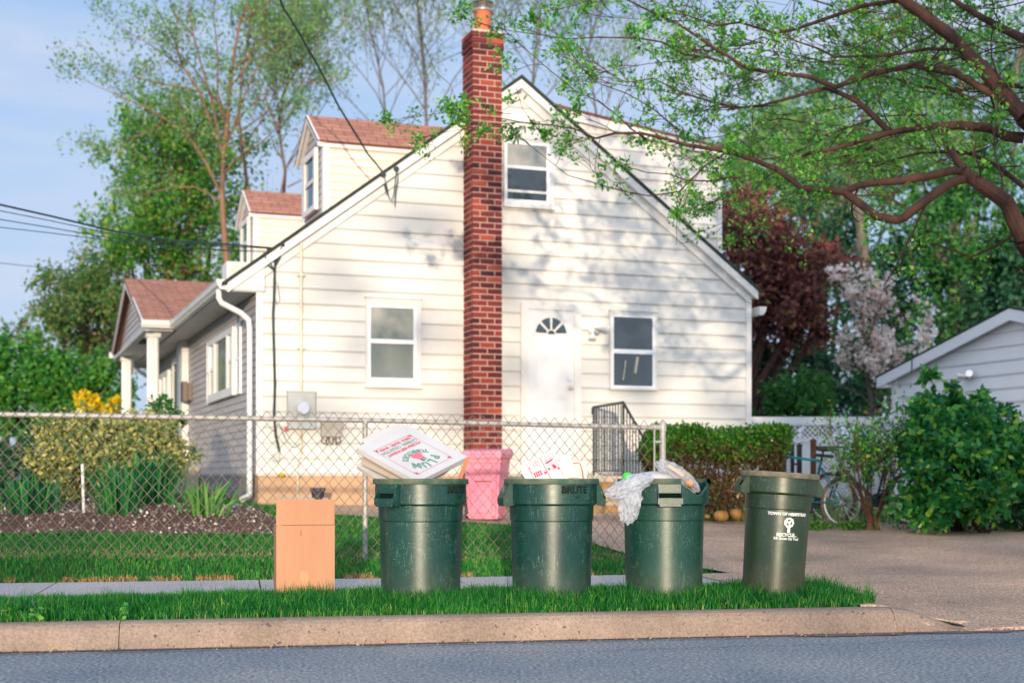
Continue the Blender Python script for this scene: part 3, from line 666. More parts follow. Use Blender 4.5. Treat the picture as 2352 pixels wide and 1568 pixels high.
# ------------------------------------------------------------------ cardboard box
cb=thing('cardboard_box','tall plain tan cardboard box standing in the grass left of the bins','cardboard box',(-1.306,9.0,Zv),R(12.5))
w=.1835; m=MB(); T=.004
m.box(-w,w,0,T,0,.505); m.box(-w,-w+T,T+.0005,.30,0,.505); m.box(w-T,w,T+.0005,.30,0,.505); m.box(-w+T,w-T,.296,.2995,0,.505); m.box(-w+T,w-T,T,.296,0.0,.006)
m.build('body',MT['cardboard'],cb)
m=MB(); m.prism([(-w,.508),(w,.508),(w+.001,.668),(-w+.002,.670)],(0,0,0),(1,0,0),(0,.02,1),(0,1,0),.0005,.0045); m.build('flap',MT['cardboard'],cb)
m=MB(); m.prism([(.006,.508),(.29,.508),(.285,.663),(.010,.663)],(w-.005,.004,0),(0,1,0),(.0,0,1),(1,0,0),0,.004); m.build('side_flap',MT['cardin'],cb)
m=MB(); m.box(-.035,.018,-.0012,0,.03,.215); m.build('tape',MT['cardtape'],cb)
m=MB(); m.prism([(-.035,.44),(-.026,.435),(-.025,.465),(-.031,.477),(-.036,.462)],(0,0,0),(1,0,0),(0,0,1),(0,1,0),-.0011,0); m.build('tear_mark',MT['cardin'],cb)

# ------------------------------------------------------------------ pizza boxes in the first bin
def P3(u,v,y): return at(u,v,y)
e1=np.array([-.287,-.377,-.155]); e1/=np.linalg.norm(e1); e2=np.array([.415,-.22,-.218]); e2-=e1*e1.dot(e2); e2/=np.linalg.norm(e2); nn=np.cross(e1,e2)
LB=.512; A0=P3(935,974,9.42)
def flatbox(name,label,A,e1,e2,nn,l1,l2,th,mat,matside,lab_cat='pizza box',group=None,flap=True):
    t=thing(name,label,lab_cat,A,0,group)
    m=MB(); m.prism([(0,0),(l1,0),(l1,l2),(0,l2)],(0,0,0),e1,e2,nn,-.0035,0); m.build('lid',mat,t)
    m=MB(); m.prism([(.004,.004),(l1-.004,.004),(l1-.004,l2-.004),(.004,l2-.004)],(0,0,0),e1,e2,nn,-th,-.0045); m.build('tray',matside,t)
    if flap:
        m=MB(); m.prism([(l1-.003,.02),(l1+.0005,.02),(l1+.0005,l2-.02),(l1-.003,l2-.02)],(0,0,0),e1,e2,nn,-th*.75,-.001)
        m.prism([(.02,l2-.003),(l1-.05,l2-.003),(l1-.05,l2+.001),(.02,l2+.001)],(0,0,0),e1,e2,nn,-th*.8,-.001); m.build('flap',mat,t)
    return t
pz=flatbox('pizza_box','white pizza box printed PLUM TOMATOES, uppermost in the first bin',A0,e1,e2,nn,LB,LB,.042,MT['paper'],MT['papercream'],group='pizza boxes in the first bin')
def onlid(V,cx,cy,off=.0012,rot=0,mirror=False):
    c_,s_=math.cos(rot),math.sin(rot); return [e1*(cx+x*c_-y*s_)+e2*(cy+x*s_+y*c_)+nn*off for x,y,_ in V]
def onlid_text(m,body,size,cx,cy,bold=.001,rot=0,sx=1,sp=1.0):
    V,Fs=text_mesh(body,size,bold,sp); V[:,0]*=sx; m.add(onlid(V,cx,cy,rot=rot),Fs)
cx0=.275
m=MB(); onlid_text(m,'DINE IN · DELIVERY · 249-8530',.036,cx0,.125,.0014,sx=.63); onlid_text(m,'PIZZERIA RESTAURANT',.035,cx0,.200,.0014,sx=.87)
fr=[(.125,.10),(.425,.10),(.455,.13),(.455,.425),(.425,.455),(.125,.455),(.095,.425),(.095,.13)]
for (p,q) in zip(fr,fr[1:]+fr[:1]):
    p=np.array(p);q=np.array(q); d=q-p; d/=np.linalg.norm(d); k=np.array([-d[1],d[0]])*.0016
    m.add([e1*s_[0]+e2*s_[1]+nn*.0012 for s_ in (p-k,q-k,q+k,p+k)],[(0,1,2,3)])
for (x,y) in ((.105,.11),(.445,.11),(.445,.445),(.105,.445)):
    for k in range(7):
        an=k*2.4; px,py=x+.018*math.cos(an)*(k/7),y+.018*math.sin(an)*(k/7); m.add(onlid([(a_,b_,0) for a_,b_ in disc(px,py,.0055,6)],0,0),[tuple(range(6))])
m.build('print_red',MT['redpale'],pz)
m=MB(); onlid_text(m,'CATERING · COLLECTION',.036,cx0,.162,.0014,sx=.80)
for i,ch in enumerate('TOMATOES'):
    th=(i-3.5)*.215; onlid_text(m,ch,.052,cx0+.155*math.sin(th)*1.0,.41-.152*math.cos(th),.003,rot=th)
for i,ch in enumerate('PLUM'):
    th=(i-1.5)*.42; onlid_text(m,ch,.080,cx0+.155*math.sin(th),.262+.148*math.cos(th),.0045,rot=-th)
m.build('print_green',MT['greeninkpale'],pz)
m=MB(); tc=(cx0-.005,.318)
for (x,y,r) in ((-.020,-.016,.026),(.020,-.016,.026),(0,.008,.030)): m.add(onlid([(a_,b_,0) for a_,b_ in disc(tc[0]+x,tc[1]+y,r,18)],0,0,.0011+.0002*(y>0)),[tuple(range(18))])
m.build('print_tomato',MT['pinkink'],pz)
m=MB()
for k in range(9): m.add(onlid([(a_,b_,0) for a_,b_ in disc(tc[0]+.020*math.sin(k*2.2),tc[1]+.040+.011*math.cos(k*1.7),.0075,7,lambda t:1+.3*math.cos(t*18))],0,0,.0022),[tuple(range(7))])
m.build('print_leaves',MT['greenink'],pz)
# a torn side flap and the lower boxes
m=MB(); m.prism([(-.001,.02),(.42,.02),(.44,-.035),(.30,-.05),(.05,-.03)],(0,0,0),e1,e2*.55-nn*.6,nn,-.004,-.001); m.build('torn_flap',MT['paper'],pz)
m=MB(); m.prism([(.02,.0),(.48,.0),(.42,-.022),(.02,-.03)],-nn*.004,e2,e1*.5+nn*.35,nn,-.004,0); m.build('open_flap',MT['cardin'],pz)
def turn(a,b,dg,lift=0): 
    c_,s_=math.cos(R(dg)),math.sin(R(dg)); p=a*c_+b*s_-nn*lift; p/=np.linalg.norm(p); q=b*c_-a*s_; q-=p*p.dot(q); q/=np.linalg.norm(q); return p,q,np.cross(p,q)
f1,f2,fn=turn(e1,e2,5,.05)
flatbox('pizza_box','plain pizza box lying under the printed one in the first bin',A0-nn*.047+e1*.02+e2*.0,f1,f2,fn,.49,.46,.036,MT['papercream'],MT['papercream'],group='pizza boxes in the first bin')
g1,g2,gn=turn(e1,e2,-5,.16)
flatbox('pizza_box','lowest white pizza box against the rim of the first bin',A0-nn*.10+e1*.04+e2*.01,g1,g2,gn,.42,.40,.032,MT['paper'],MT['papercream'],group='pizza boxes in the first bin',flap=False)
m=MB(); m.prism([(0,0),(.03,0),(.075,.13),(.055,.14)],P3(1050,1100,8.98),(1,.1,0),(0,.05,1),(0,1,0),0,.01); tag(m.build('cardboard_scrap',MT['cardin']),'brown cardboard scrap standing at the right of the pizza boxes','cardboard')

# ------------------------------------------------------------------ printed carton in the second bin
h1=np.array([.80,.12,.36]); h1/=np.linalg.norm(h1); h2=np.array([.32,-.22,-.52]); h2-=h1*h1.dot(h2); h2/=np.linalg.norm(h2); hn=np.cross(h1,-h2)
K0=P3(1196,1067,9.02)
cr=thing('printed_carton','white carton with red panels of print tilted in the second bin','carton',K0)
m=MB(); m.prism([(-.020,.05),(.0,.005),(.03,0),(.228,0),(.228,.30),(-.0,.30)],(0,0,0),h1,h2,hn,-.045,0); m.build('body',MT['paper'],cr)
def oncr(x,y,o=.0012): return h1*x+h2*y+hn*o
def crq(m,x0,x1,y0,y1,o=.0012): m.add([oncr(x0,y0,o),oncr(x1,y0,o),oncr(x1,y1,o),oncr(x0,y1,o)],[(0,3,2,1)])
m=MB(); t_=.0020
for (x0,x1,y0,y1) in ((.035,.213,.012,.012),(.035,.035,.012,.2),(.213,.213,.012,.2),(.128,.128,.012,.2),(.133,.133,.012,.2),(.133,.213,.085,.085),(.133,.213,.115,.115),(.040,.10,.048,.048),(.09,.09,.017,.05),(.133,.16,.10,.10),(.04,.12,.027,.027)):
    crq(m,x0-t_*.6,x1+t_*.6,y0-t_*.6,y1+t_*.6)
m.build('print_lines',MT['redpale'],cr)
m=MB()
m.add([oncr(*p) for p in ((.142,.062),(.150,.054),(.196,.050),(.204,.044),(.204,.052),(.188,.062),(.150,.068))],[tuple(range(6,-1,-1))])
for x in (.150,.158,.182,.190): crq(m,x,x+.003,.032,.050)
for (x,y,r) in ((.150,.103,.008),(.185,.098,.011),(.187,.108,.012),(.118,.118,.010),(.074,.037,.0045),(.106,.06,.0045),(.205,.128,.008)):
    m.add([oncr(a_,b_) for a_,b_ in disc(x,y,r,9,lambda t:1+.25*math.cos(t*2*PI*3))],[tuple(range(8,-1,-1))])
for i in range(4):
    for j in range(2): crq(m,.045+.014*i,.056+.014*i,.088+.018*j,.103+.018*j)
for i in range(3):
    for j in range(2): crq(m,.098+.006*j,.101+.006*j,.024+.007*i,.028+.007*i)
for i in range(5): crq(m,.036,.041,.04+.01*i,.046+.01*i)
for i in range(8): crq(m,.046+.007*i,.049+.007*i,.066,.068)
m.build('print_shapes',MT['red'],cr)
m=MB(); m.prism([(0,0),(.055,.012),(.125,-.14),(0,-.14)],P3(1286,1046,9.16),(1,0,0),(0,.1,1),(0,1,0),0,.004); m.build('sheet',MT['paper'],tag(empty('paper_sheet',(0,0,0)),'white paper sheet behind the printed carton','paper'))
oc=thing('open_carton','white open carton standing behind the printed one in the second bin','carton',P3(1316,1064,9.18))
m=MB(); m.prism([(0,0),(.052,.004),(.058,-.02),(.056,-.16),(0,-.16)],(0,0,0),(1,.25,0),(0,0,1),(0,1,0),0,.003); m.build('front',MT['paper'],oc)
m=MB(); m.prism([(.0,.012),(.085,.018),(.095,-.16),(.0,-.16)],(0,.03,0),(1,.1,0),(0,0,1),(0,1,0),0,.003); m.build('back',MT['paper'],oc)
m=MB(); m.tube([(-.008,-.002,-.001),(.030,.004,.006),(.046,.010,0),(.062,.012,-.05),(.074,.015,-.14)],.0032,5); m.build('cut_edge',MT['cardin'],oc)

# ------------------------------------------------------------------ plastic bags
def bag(name,label,c,rx,M,mat,seed,amp=.16,n=72):
    rr=np.random.RandomState(seed); ph=rr.rand(12)*6; V=[];m_=n//2+1
    for i in range(m_+1):
        p=PI*i/m_
        for j in range(n):
            th=2*PI*j/n; d=np.array([math.sin(p)*math.cos(th),math.sin(p)*math.sin(th),math.cos(p)])
            f=1+amp*(math.sin(3*th+ph[0]+2*p)*.5+abs(math.sin(5*th+4*d[2]+ph[1]))*.5+.45*math.sin(11*th+7*p+ph[2])*math.sin(p)+.3*math.sin(17*p+5*th+ph[3])*math.sin(p))
            V.append(d*f)
    from mathutils import noise as mn_
    V=np.array([v*(1+.13*(1-abs(mn_.noise(Vector(v*2.2+seed)))*3.0)+.035*(1-abs(mn_.noise(Vector(v*5.5+seed)))*3.0)-.08) for v in V])
    V=V*np.array(rx); V=V@np.array(M.to_3x3()).T
    mb=MB(); mb.add(V,[(i*n+j,i*n+(j+1)%n,(i+1)*n+(j+1)%n,(i+1)*n+j) for i in range(m_) for j in range(n)])
    o=mb.build(name,mat,loc=[float(q) for q in c],smooth=True); o['label']=label; o['category']='plastic bag'; return o
RY=lambda d: Matrix.Rotation(R(d),4,'Y')
bg=bag('plastic_bag','crumpled clear bag hanging out over the left side of the third bin',P3(1445,1116,8.98),(.150,.07,.058),RY(-24),MT['bag'],3,.12)
lo=bag('hanging_lobe','x',P3(1447,1153,8.975),(.068,.05,.125),RY(8),MT['bag'],5,.14); lo.parent=bg; lo.location=[float(q) for q in (P3(1447,1153,8.975)-P3(1445,1116,8.98))]; del lo['category']; del lo['label']
bag('plastic_bag','clear bag holding food litter slumped in the notch of the third bin',P3(1556,1093,9.13),(.058,.07,.155),RY(124),MT['bag2'],9,.10)
m=MB(); m.box(-.06,.06,-.003,.003,-.012,.012,M=RY(34)@Matrix.Translation((0,0,0))); o=m.build('food_wrapper',MT['papercream'],loc=[float(q) for q in P3(1552,1080,9.05)]); tag(o,'cream wrapper strip inside the clear bag of food litter','wrapper')
m=MB(); m.ball((0,0,0),(.03,.03,.022),8,M=RY(40)); o=m.build('food_scrap',simple('orange_food',(.75,.25,.08),(.7,.4,.25),30,.6),loc=[float(q) for q in P3(1583,1110,9.08)]); tag(o,'orange food scrap at the low end of the clear bag','food scrap')
m=MB(); m.ball((0,0,0),(.16,.15,.045),20); tag(m.build('foam_plate',MT['paper'],smooth=True,loc=[float(q) for q in P3(1512,1097,9.22)]),'white domed foam plate on top of the third bin','plate')
m=MB(); m.lathe([(0,.018),(.018,.018),(.028,.008),(.031,0),(.031,-.05),(0,-.05)],14); tag(m.build('bottle_cap',MT['greencap'],smooth=True,loc=[float(q) for q in P3(1441,1091,9.10)]),'bright green cap showing above the hanging clear bag','cap')

# ================================================================== the house
HA=math.atan2(.342,.940); HP=np.array([-3.37,18.8]); D1=np.array([math.cos(HA),math.sin(HA)]); D2=np.array([-math.sin(HA),math.cos(HA)])
house=thing('house','white sided house with steep gable, brick chimney and dormers beyond the fence','house',(HP[0],HP[1],0),HA)
def G(u,v,b=0.0):
    """local (s, z) on the plane y=b of the house seen at (u, v)"""
    k=(u-CX)/F; ox,oy=HP+D2*b; s=(k*oy-ox)/(D1[0]-k*D1[1]); y=oy+s*D1[1]; return s,CZ+(HV-v)/F*y
def S_(u,v,s=0.0):
    """local (b, z) on the plane x=s"""
    k=(u-CX)/F; ox,oy=HP+D1*s; b=(k*oy-ox)/(D2[0]-k*D2[1]); y=oy+b*D2[1]; return b,CZ+(HV-v)/F*y
WD=7.376; RS=WD/2; EZ=3.53; PITCH=.745
def roofz(s): return EZ+PITCH*(s+.4) if s<RS else EZ+PITCH*(RS+.4)-PITCH*(s-RS)
RZ=roofz(RS)
def boards(m,o,a,n,z0,z1,exp,lo,hi,thick=.016,lip=.004,rgx=None):
    """lap siding on a wall: o + s a, z, outward normal n; lo(z), hi(z) limit each course"""
    o,a,n=[np.asarray(t,float) for t in (o,a,n)]; z=z0
    while z<z1-1e-6:
        zb=min(z+exp,z1); l0,h0,l1,h1=lo(z),hi(z),lo(zb),hi(zb)
        if h0-l0>.02:
            if h1<l1: mid=(h0+l0)/2; l1=h1=mid
            j=0 if rgx is None else rgx.normal()*.0012
            A=[o+a*l0+n*(thick+j)+[0,0,z],o+a*h0+n*(thick+j)+[0,0,z],o+a*h1+n*lip+[0,0,zb],o+a*l1+n*lip+[0,0,zb]]
            B=[o+a*l0+n*0+[0,0,z],o+a*h0+n*0+[0,0,z]]
            e=.018 if exp>.15 else .012; A2=[o+a*l0+n*(thick+j)+[0,0,z+e],o+a*h0+n*(thick+j)+[0,0,z+e]]
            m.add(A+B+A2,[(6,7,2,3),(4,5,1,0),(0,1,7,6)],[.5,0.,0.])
        z=zb
X=(1,0,0);Y=(0,1,0);Zv3=(0,0,1);NY=(0,-1,0);NX=(-1,0,0)
SB=.985
rs=np.random.RandomState(2)
def backing(m,poly): m.prism(poly,(0,0,0),X,Zv3,Y,.0,.15)
m=MB(); backing(m,[(0,SB-.02),(WD,SB-.02),(WD,roofz(WD)-.06),(RS,RZ-.06),(0,roofz(0)-.06)])
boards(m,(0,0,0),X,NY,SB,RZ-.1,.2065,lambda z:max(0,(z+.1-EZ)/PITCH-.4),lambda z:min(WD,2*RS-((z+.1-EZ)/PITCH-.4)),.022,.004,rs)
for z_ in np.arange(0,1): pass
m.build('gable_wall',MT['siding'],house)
m=MB()
m.box(-.015,.075,-.034,.02,SB-.01,3.42); m.build('corner_board',MT['white'],house); m=MB(); m.box(WD-.075,WD+.015,-.034,.05,SB-.01,roofz(WD)-.12); m.build('corner_board',MT['white'],house)
# foundation
m=MB(); m.box(.02,WD-.02,.025,.3,.1,SB-.019); m.build('foundation',MT['tan'],house)
m=MB(); m.box(.0,.3,.301,14,.1,SB-.019); m.build('side_foundation',MT['grayfound'],house)
# rake boards
def rake(m,s0,s1,w0,w1,y0,y1):
    for a_,b_ in ((s0,RS),(RS,s1)):
        if b_<=a_: continue
        m.prism([(a_,roofz(a_)-w0),(b_,roofz(b_)-w0),(b_,roofz(b_)-w1),(a_,roofz(a_)-w1)],(0,0,0),X,Zv3,Y,y0,y1)
m=MB(); rake(m,-.40,WD+.08,.045,.17,-.115,-.085); rake(m,.0,WD+.0,.13,.30,-.046,-.012); rake(m,-.38,WD+.06,.150,.169,-.086,.0)
m.prism([(-.40,3.36+.04),(.085,3.36+.04),(.085,roofz(.085)-.16),(-.40,roofz(-.4)-.06)],(0,0,0),X,Zv3,Y,-.082,-.048)
m.build('rake_board',MT['white'],house)
# roof slabs (uv in metres)
def slab(m,p0,p1,p2,p3,th=.045,uvs=None):
    """p0,p1 eave; p2,p3 ridge"""
    P=[np.array(p,float) for p in (p0,p1,p2,p3)]; L=np.linalg.norm(P[1]-P[0]); H=np.linalg.norm(P[3]-P[0]); off=np.dot(P[3]-P[0],(P[1]-P[0])/L)
    n=np.cross(P[1]-P[0],P[3]-P[0]); n/=np.linalg.norm(n); 
    if n[2]<0: n=-n
    V=P+[p-n*th for p in P]; L2=np.linalg.norm(P[2]-P[3]); hh=math.sqrt(max(0,H*H-off*off))
    uv=[(0,0),(L,0),(off+L2,hh),(off,hh)]; z=[(0,0)]*4
    fs=[(0,1,2,3),(7,6,5,4),(0,4,5,1),(1,5,6,2),(2,6,7,3),(3,7,4,0)]
    m.add(V,fs,None,[uv]+[[(0,0)]*4]*5)
HL=14.0
m=MB(); slab(m,(-.47,-.10,roofz(-.47)),(-.47,HL,roofz(-.47)),(RS,HL,RZ),(RS,-.10,RZ)); slab(m,(WD+.12,-.10,roofz(WD+.12)),(WD+.12,HL,roofz(WD+.12)),(RS,HL,RZ),(RS,-.10,RZ))
m.build('roof',MT['shingle'],house)
m=MB()
for a_,b_ in ((-.48,RS),(WD+.13,RS)):
    m.prism([(a_,roofz(a_)-.035),(b_,roofz(b_)-.035),(b_,roofz(b_)+.014),(a_,roofz(a_)+.014)],(0,0,0),X,Zv3,Y,-.135,-.102)
m.build('roof_edge',MT['dark'],house)
# side wall (faces the street on the left)
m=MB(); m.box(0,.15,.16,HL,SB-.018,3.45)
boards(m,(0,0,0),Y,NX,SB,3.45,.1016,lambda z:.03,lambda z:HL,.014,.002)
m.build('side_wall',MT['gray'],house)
m=MB(); m.box(-.40,-.016,-.046,HL,3.385,3.405); m.box(-.425,-.40,-.08,5.30,3.385,3.50); m.box(-.425,-.40,11.95,HL,3.385,3.50); m.build('soffit',MT['soffit'],house)
def gutter(parent,p0,p1,out,name='gutter'):
    p0,p1,out=[np.array(t,float) for t in (p0,p1,out)]; ax=(p1-p0)/np.linalg.norm(p1-p0); m=MB(); L=np.linalg.norm(p1-p0)
    poly=[(0,0),(.07,0),(.085,.03),(.105,.05),(.115,.10),(.125,.12),(.115,.125),(.0,.125)]
    m.prism(poly,p0,out,(0,0,1),ax,0,L); return m.build(name,MT['white'],parent)
gutter(house,(-.427,-.10,3.40),(-.427,5.36,3.40),NX); gutter(house,(-.427,11.95,3.40),(-.427,HL,3.40),NX); gutter(house,(WD+.10,-.12,3.33+.04),(WD+.10,2,3.33+.04),X)
m=MB(); m.tube([(-.49,.06,3.405),(-.49,.06,3.30),(-.46,.06,3.24),(-.20,.07,3.115),(-.10,.07,3.03),(-.085,.07,2.9),(-.085,.07,.78),(-.10,.03,.70),(-.22,-.12,.66)],.040,8); m.build('downspout',MT['white'],house,smooth=True)
m=MB(); m.tube([(-.49,12.4,3.405),(-.49,12.4,3.28),(-.2,12.4,3.1),(-.1,12.4,3.0),(-.085,12.4,.7)],.04,8); m.build('downspout',MT['white'],house,smooth=True)
# gable windows
def gwin(u0,u1,v0,v1,uL,uR,vt0,vt1,vb0,vb1,gt,gb,dy=0):
    s0,_=G(u0,v0);s1,_=G(u1,v0);um=(u0+u1)/2; z1=G(um,v0)[1]; z0=G(um,v1)[1]
    a=G(uL,v0)[0]; b=G(uR,v0)[0]; q=[G(um,t)[1] for t in (vt0,vt1,vb0,vb1)]
    m=MB(); y0=-.055
    m.box(s0,s1,y0,.0,q[0]+.045,z1); m.box(s0,s1,y0,.0,z0,q[3]-.05); m.box(s0,a-.045,y0,.0,q[3]-.0499,q[0]+.0449); m.box(b+.045,s1,y0,.0,q[3]-.0499,q[0]+.0449)
    m.box(s0-.015,s1+.015,y0-.018,-.001,z1-.004,z1+.018); m.box(s0-.01,s1+.01,y0-.022,-.001,z0-.02,z0+.012)
    w=m.build('window',MT['white'],house)
    m=MB(); y=-.045
    m.box(a-.0449,a,y,-.0,q[3]-.049,q[0]+.044); m.box(b,b+.0449,y,-.0,q[3]-.049,q[0]+.044); m.box(a,b,y,0,q[0],q[0]+.044); m.box(a,b,y-.006,0,q[2],q[1]); m.box(a,b,y,0,q[3]-.049,q[3])
    m.build('sash',MT['vinyl'],w)
    m=MB(); m.box(a,b,-.030,-.024,q[1],q[0]); m.build('pane',gt,w)
    m=MB(); m.box(a,b,-.034,-.028,q[3],q[2]); m.build('pane',gb,w); return w,(a,b,q)
gwin(838,965,686,888,850,948,708,780,790,868,MT['glasscurtain'],MT['glassblind'])
gwin(1155,1270,322,477,1163,1253,335,384,391,461,MT['glasscurtain'],MT['glassdark'])
w3,(a_,b_,q_)=gwin(1398,1506,716,893,1407,1496,730,803,813,886,MT['glassdark'],MT['glassdark'])
m=MB(); m.tube([(a_+.15,-.040,q_[3]+.08),(a_+.19,-.040,q_[3]+.36)],.010,5); m.tube([(b_-.28,-.04,q_[3]+.18),(b_-.24,-.04,q_[3]+.42)],.022,5); m.build('shelf_item',MT['papercream'],w3)
w2s=G(1163,391)[0]; w2e=G(1253,391)[0]; zz=G(1208,441)[1]; m=MB(); m.box(w2s,w2e,-.038,-.033,zz-.02,zz+.015); m.build('blind_bar',MT['white'],house)
# door with fan light
s0,s1=G(1211,712)[0],G(1316,712)[0]; dz1=G(1263,712)[1]; dz0=SB+.05
door=empty('door',(0,0,0),0,house)
m=MB(); m.box(s0-.11,s0,-.05,0,dz0,dz1+.09); m.box(s1,s1+.11,-.05,0,dz0,dz1+.09); m.box(s0,s1,-.05,0,dz1,dz1+.09); m.build('door_frame',MT['white'],door)
m=MB(); m.box(s0,s1,-.028,0,dz0,dz1); dw=s1-s0; sc=(s0+s1)/2
for (x0,x1,za,zb) in ((s0+.10,sc-.04,dz0+1.02,dz1-.58),(sc+.04,s1-.10,dz0+1.02,dz1-.58),(s0+.10,sc-.04,dz0+.22,dz0+.80),(sc+.04,s1-.10,dz0+.22,dz0+.80)):
    m.box(x0,x1,-.036,-.027,za,zb); m.box(x0+.02,x1-.02,-.030,-.0275,za+.02,zb-.02); m.box(x0+.035,x1-.035,-.044,-.035,za+.035,zb-.035)
m.build('leaf',MT['door'],door)
fz=G(1263,768)[1]; fr_=.235; fh=.235
m=MB(); pl=[(sc+(fr_+.03)*math.cos(t),fz+(fh+.03)*math.sin(t)) for t in np.linspace(0,PI,20)]; pl=[(sc+fr_+.03,fz-.03)]+pl+[(sc-fr_-.03,fz-.03)]; m.prism(pl[::-1],(0,0,0),X,Zv3,Y,-.036,-.028); m.build('fan_light_frame',MT['white'],door)
m=MB(); g=.16
for k in range(4):
    t0,t1=PI*k/4+.09,PI*(k+1)/4-.09
    pl=[(sc+fr_*math.cos(t),fz+fh*math.sin(t)) for t in np.linspace(t0,t1,6)]+[(sc+.32*fr_*math.cos(t),fz+.32*fh*math.sin(t)) for t in np.linspace(t1-.1,t0+.1,3)]
    m.prism(pl[::-1],(0,0,0),X,Zv3,Y,-.042,-.035)
pl=[(sc+.24*fr_*math.cos(t),fz+.24*fh*math.sin(t)) for t in np.linspace(0,PI,8)]; m.prism(pl[::-1],(0,0,0),X,Zv3,Y,-.042,-.035)
m.build('fan_light_glass',MT['glassdark'],door)
m=MB(); kx,kz=G(1307,891); m.ball((kx,-.075,kz),.032,10); m.tube([(kx,-.03,kz),(kx,-.07,kz)],.014,8); m.build('door_knob',MT['chrome'],door,smooth=True); m=MB(); kx2,kz2=G(1305,871); m.tube([(kx2,-.028,kz2),(kx2,-.055,kz2)],.026,10); m.build('dead_bolt',MT['chrome'],door,smooth=True)
m=MB(); m.box(s0-.02,s1+.0,-.10,-.051,dz0-.045,dz0-.012); m.build('sill',MT['dark'],door)
# flood light
fx,fz2=G(1352,760); m=MB(); m.tube([(fx+.02,-.02,fz2+.02),(fx+.02,-.07,fz2+.02)],.055,12)
m.tube([(fx+.05,-.07,fz2+.05),(fx+.12,-.11,fz2+.05)],.022,8); m.tube([(fx+.10,-.10,fz2+.045),(fx+.15,-.15,fz2+.04),(fx+.24,-.17,fz2+.02)],[.03,.045,.055],10)
m.tube([(fx+.03,-.07,fz2),(fx+.01,-.12,fz2-.07)],[.025,.03],8); m.tube([(fx+.01,-.12,fz2-.05),(fx+.0,-.14,fz2-.13)],[.03,.060],12); m.build('flood_light',MT['white'],house,smooth=True)
m=MB(); m.tube([(fx+.06,-.09,fz2-.005),(fx+.10,-.13,fz2-.035)],[.02,.03],8); m.build('light_sensor',MT['metergray'],house)
# chimney
chx0,chx1=2.864,3.287; chy=-.42; chz0=.35; chz1=7.03
ch=empty('chimney',(0,0,0),0,house)
m=MB(); m.box(chx0+.007,chx1-.007,chy+.007,.03,chz0,chz1-.01); m.build('mortar',MT['mortar'],ch)
m=MB(); cz=chz0; i=0; CH=.0815; rb=np.random.RandomState(5); jn=.018
def brk(x0,x1,y0,y1,z,ex=0): 
    t=min(1,max(0,rb.normal(.5,.26))); m.box(x0,x1,y0,y1,z+jn/2,z+CH-jn/2,rnd=t)
while cz<chz1-CH*.5:
    cap=cz>chz1-CH*3.2; e=.022 if cap else 0; L,Rr=chx0-e,chx1+e; fy=chy-e; d=.10
    W_=Rr-L; n0=[(0,.5),(.5,1)] if i%2==0 else [(0,.25),(.25,.75),(.75,1)]
    for a_,b_ in n0: brk(L+W_*a_+(jn/2 if a_>0 else 0),L+W_*b_-(jn/2 if b_<1 else 0),fy,fy+d-.002,cz)
    ss_=[(fy+d+jn*.5,fy+d+.15),(fy+d+.15+jn,fy+d+.345)] if i%2==0 else [(fy+d+jn*.5,fy+d+.055),(fy+d+.055+jn,fy+d+.255),(fy+d+.255+jn,fy+d+.345)]
    for y0_,y1_ in ss_:
        if cz<roofz(chx0)+.2 or True: brk(L,L+.09,y0_,y1_,cz); brk(Rr-.09,Rr,y0_,y1_,cz)
    if cap: brk(L+.1,Rr-.1,.0,.035,cz)
    cz+=CH; i+=1
m.build('bricks',MT['brick'],ch)
cxm=(chx0+chx1)/2+.0; m=MB(); m.box(chx0+.0,chx1-.0,chy+.0,.02,chz1-.012,chz1+.03); m.build('crown_cap',MT['slabc'],ch)
m=MB(); m.lathe([(.10,0),(.118,0),(.112,.20),(.118,.30),(.118,.33),(.10,.33)],24,cxm,chy/2,chz1+.03); m.build('flue',MT['flue'],ch,smooth=True)
m=MB(); m.lathe([(.0,.30),(.125,.30),(.150,.31),(.150,.325),(.12,.335)],24,cxm,chy/2,chz1+.03); m.lathe([(0,.43),(.155,.43),(.150,.445),(.05,.47),(0,.475)],24,cxm,chy/2,chz1+.03); m.build('rain_cap',MT['steel'],ch,smooth=True)
m=MB()
for k in range(28): th=2*PI*k/28; m.tube([(cxm+.13*math.cos(th),chy/2+.13*math.sin(th),chz1+.36),(cxm+.13*math.cos(th),chy/2+.13*math.sin(th),chz1+.462)],.005,4)
for z_ in (.37,.39,.41,.43): m.lathe([(.128,z_-.003),(.134,z_),(.128,z_+.003)],24,cxm,chy/2,chz1+.03)
m.lathe([(.10,.33),(.11,.43)],16,cxm,chy/2,chz1+.03); m.build('cap_screen',MT['screen'],ch)
# meter, conduit, boxes, cables on the wall
ms0,mz1=G(658,900); ms1,mz0=G(720,985)
m=MB(); m.box(ms0,ms1,-.12,-.01,mz0,mz1); m.box(ms0-.01,ms1+.01,-.13,-.0,mz1-.0,mz1+.012); me_=m.build('electric_meter',MT['metergray'],house)
mx,mz=G(690,938); m=MB(); m.tube([(mx,-.12,mz),(mx,-.20,mz)],.082,20); m.build('dial',MT['chrome'],me_); m=MB(); m.tube([(mx,-.12,mz),(mx,-.145,mz)],.095,20); m.build('dial_ring',MT['metergray'],me_)
pt=[G(690,900),G(690,640),G(690,560),G(694,540),G(704,520),G(760,465),G(840,400),G(900,350)]
cp=[(s,-.05,z) for s,z in pt[:4]]+[(s,-.075,z-.10) for s,z in [(p[0],roofz(p[0])-.03) for p in pt[4:]]]
m=MB(); m.tube(cp[:5]+cp[5:],.020,8)
for v_ in (633,800): s,z=G(690,v_); m.box(s-.05,s+.05,-.072,-.02,z-.012,z+.012)
m.build('conduit',MT['conduit'],house,smooth=True)
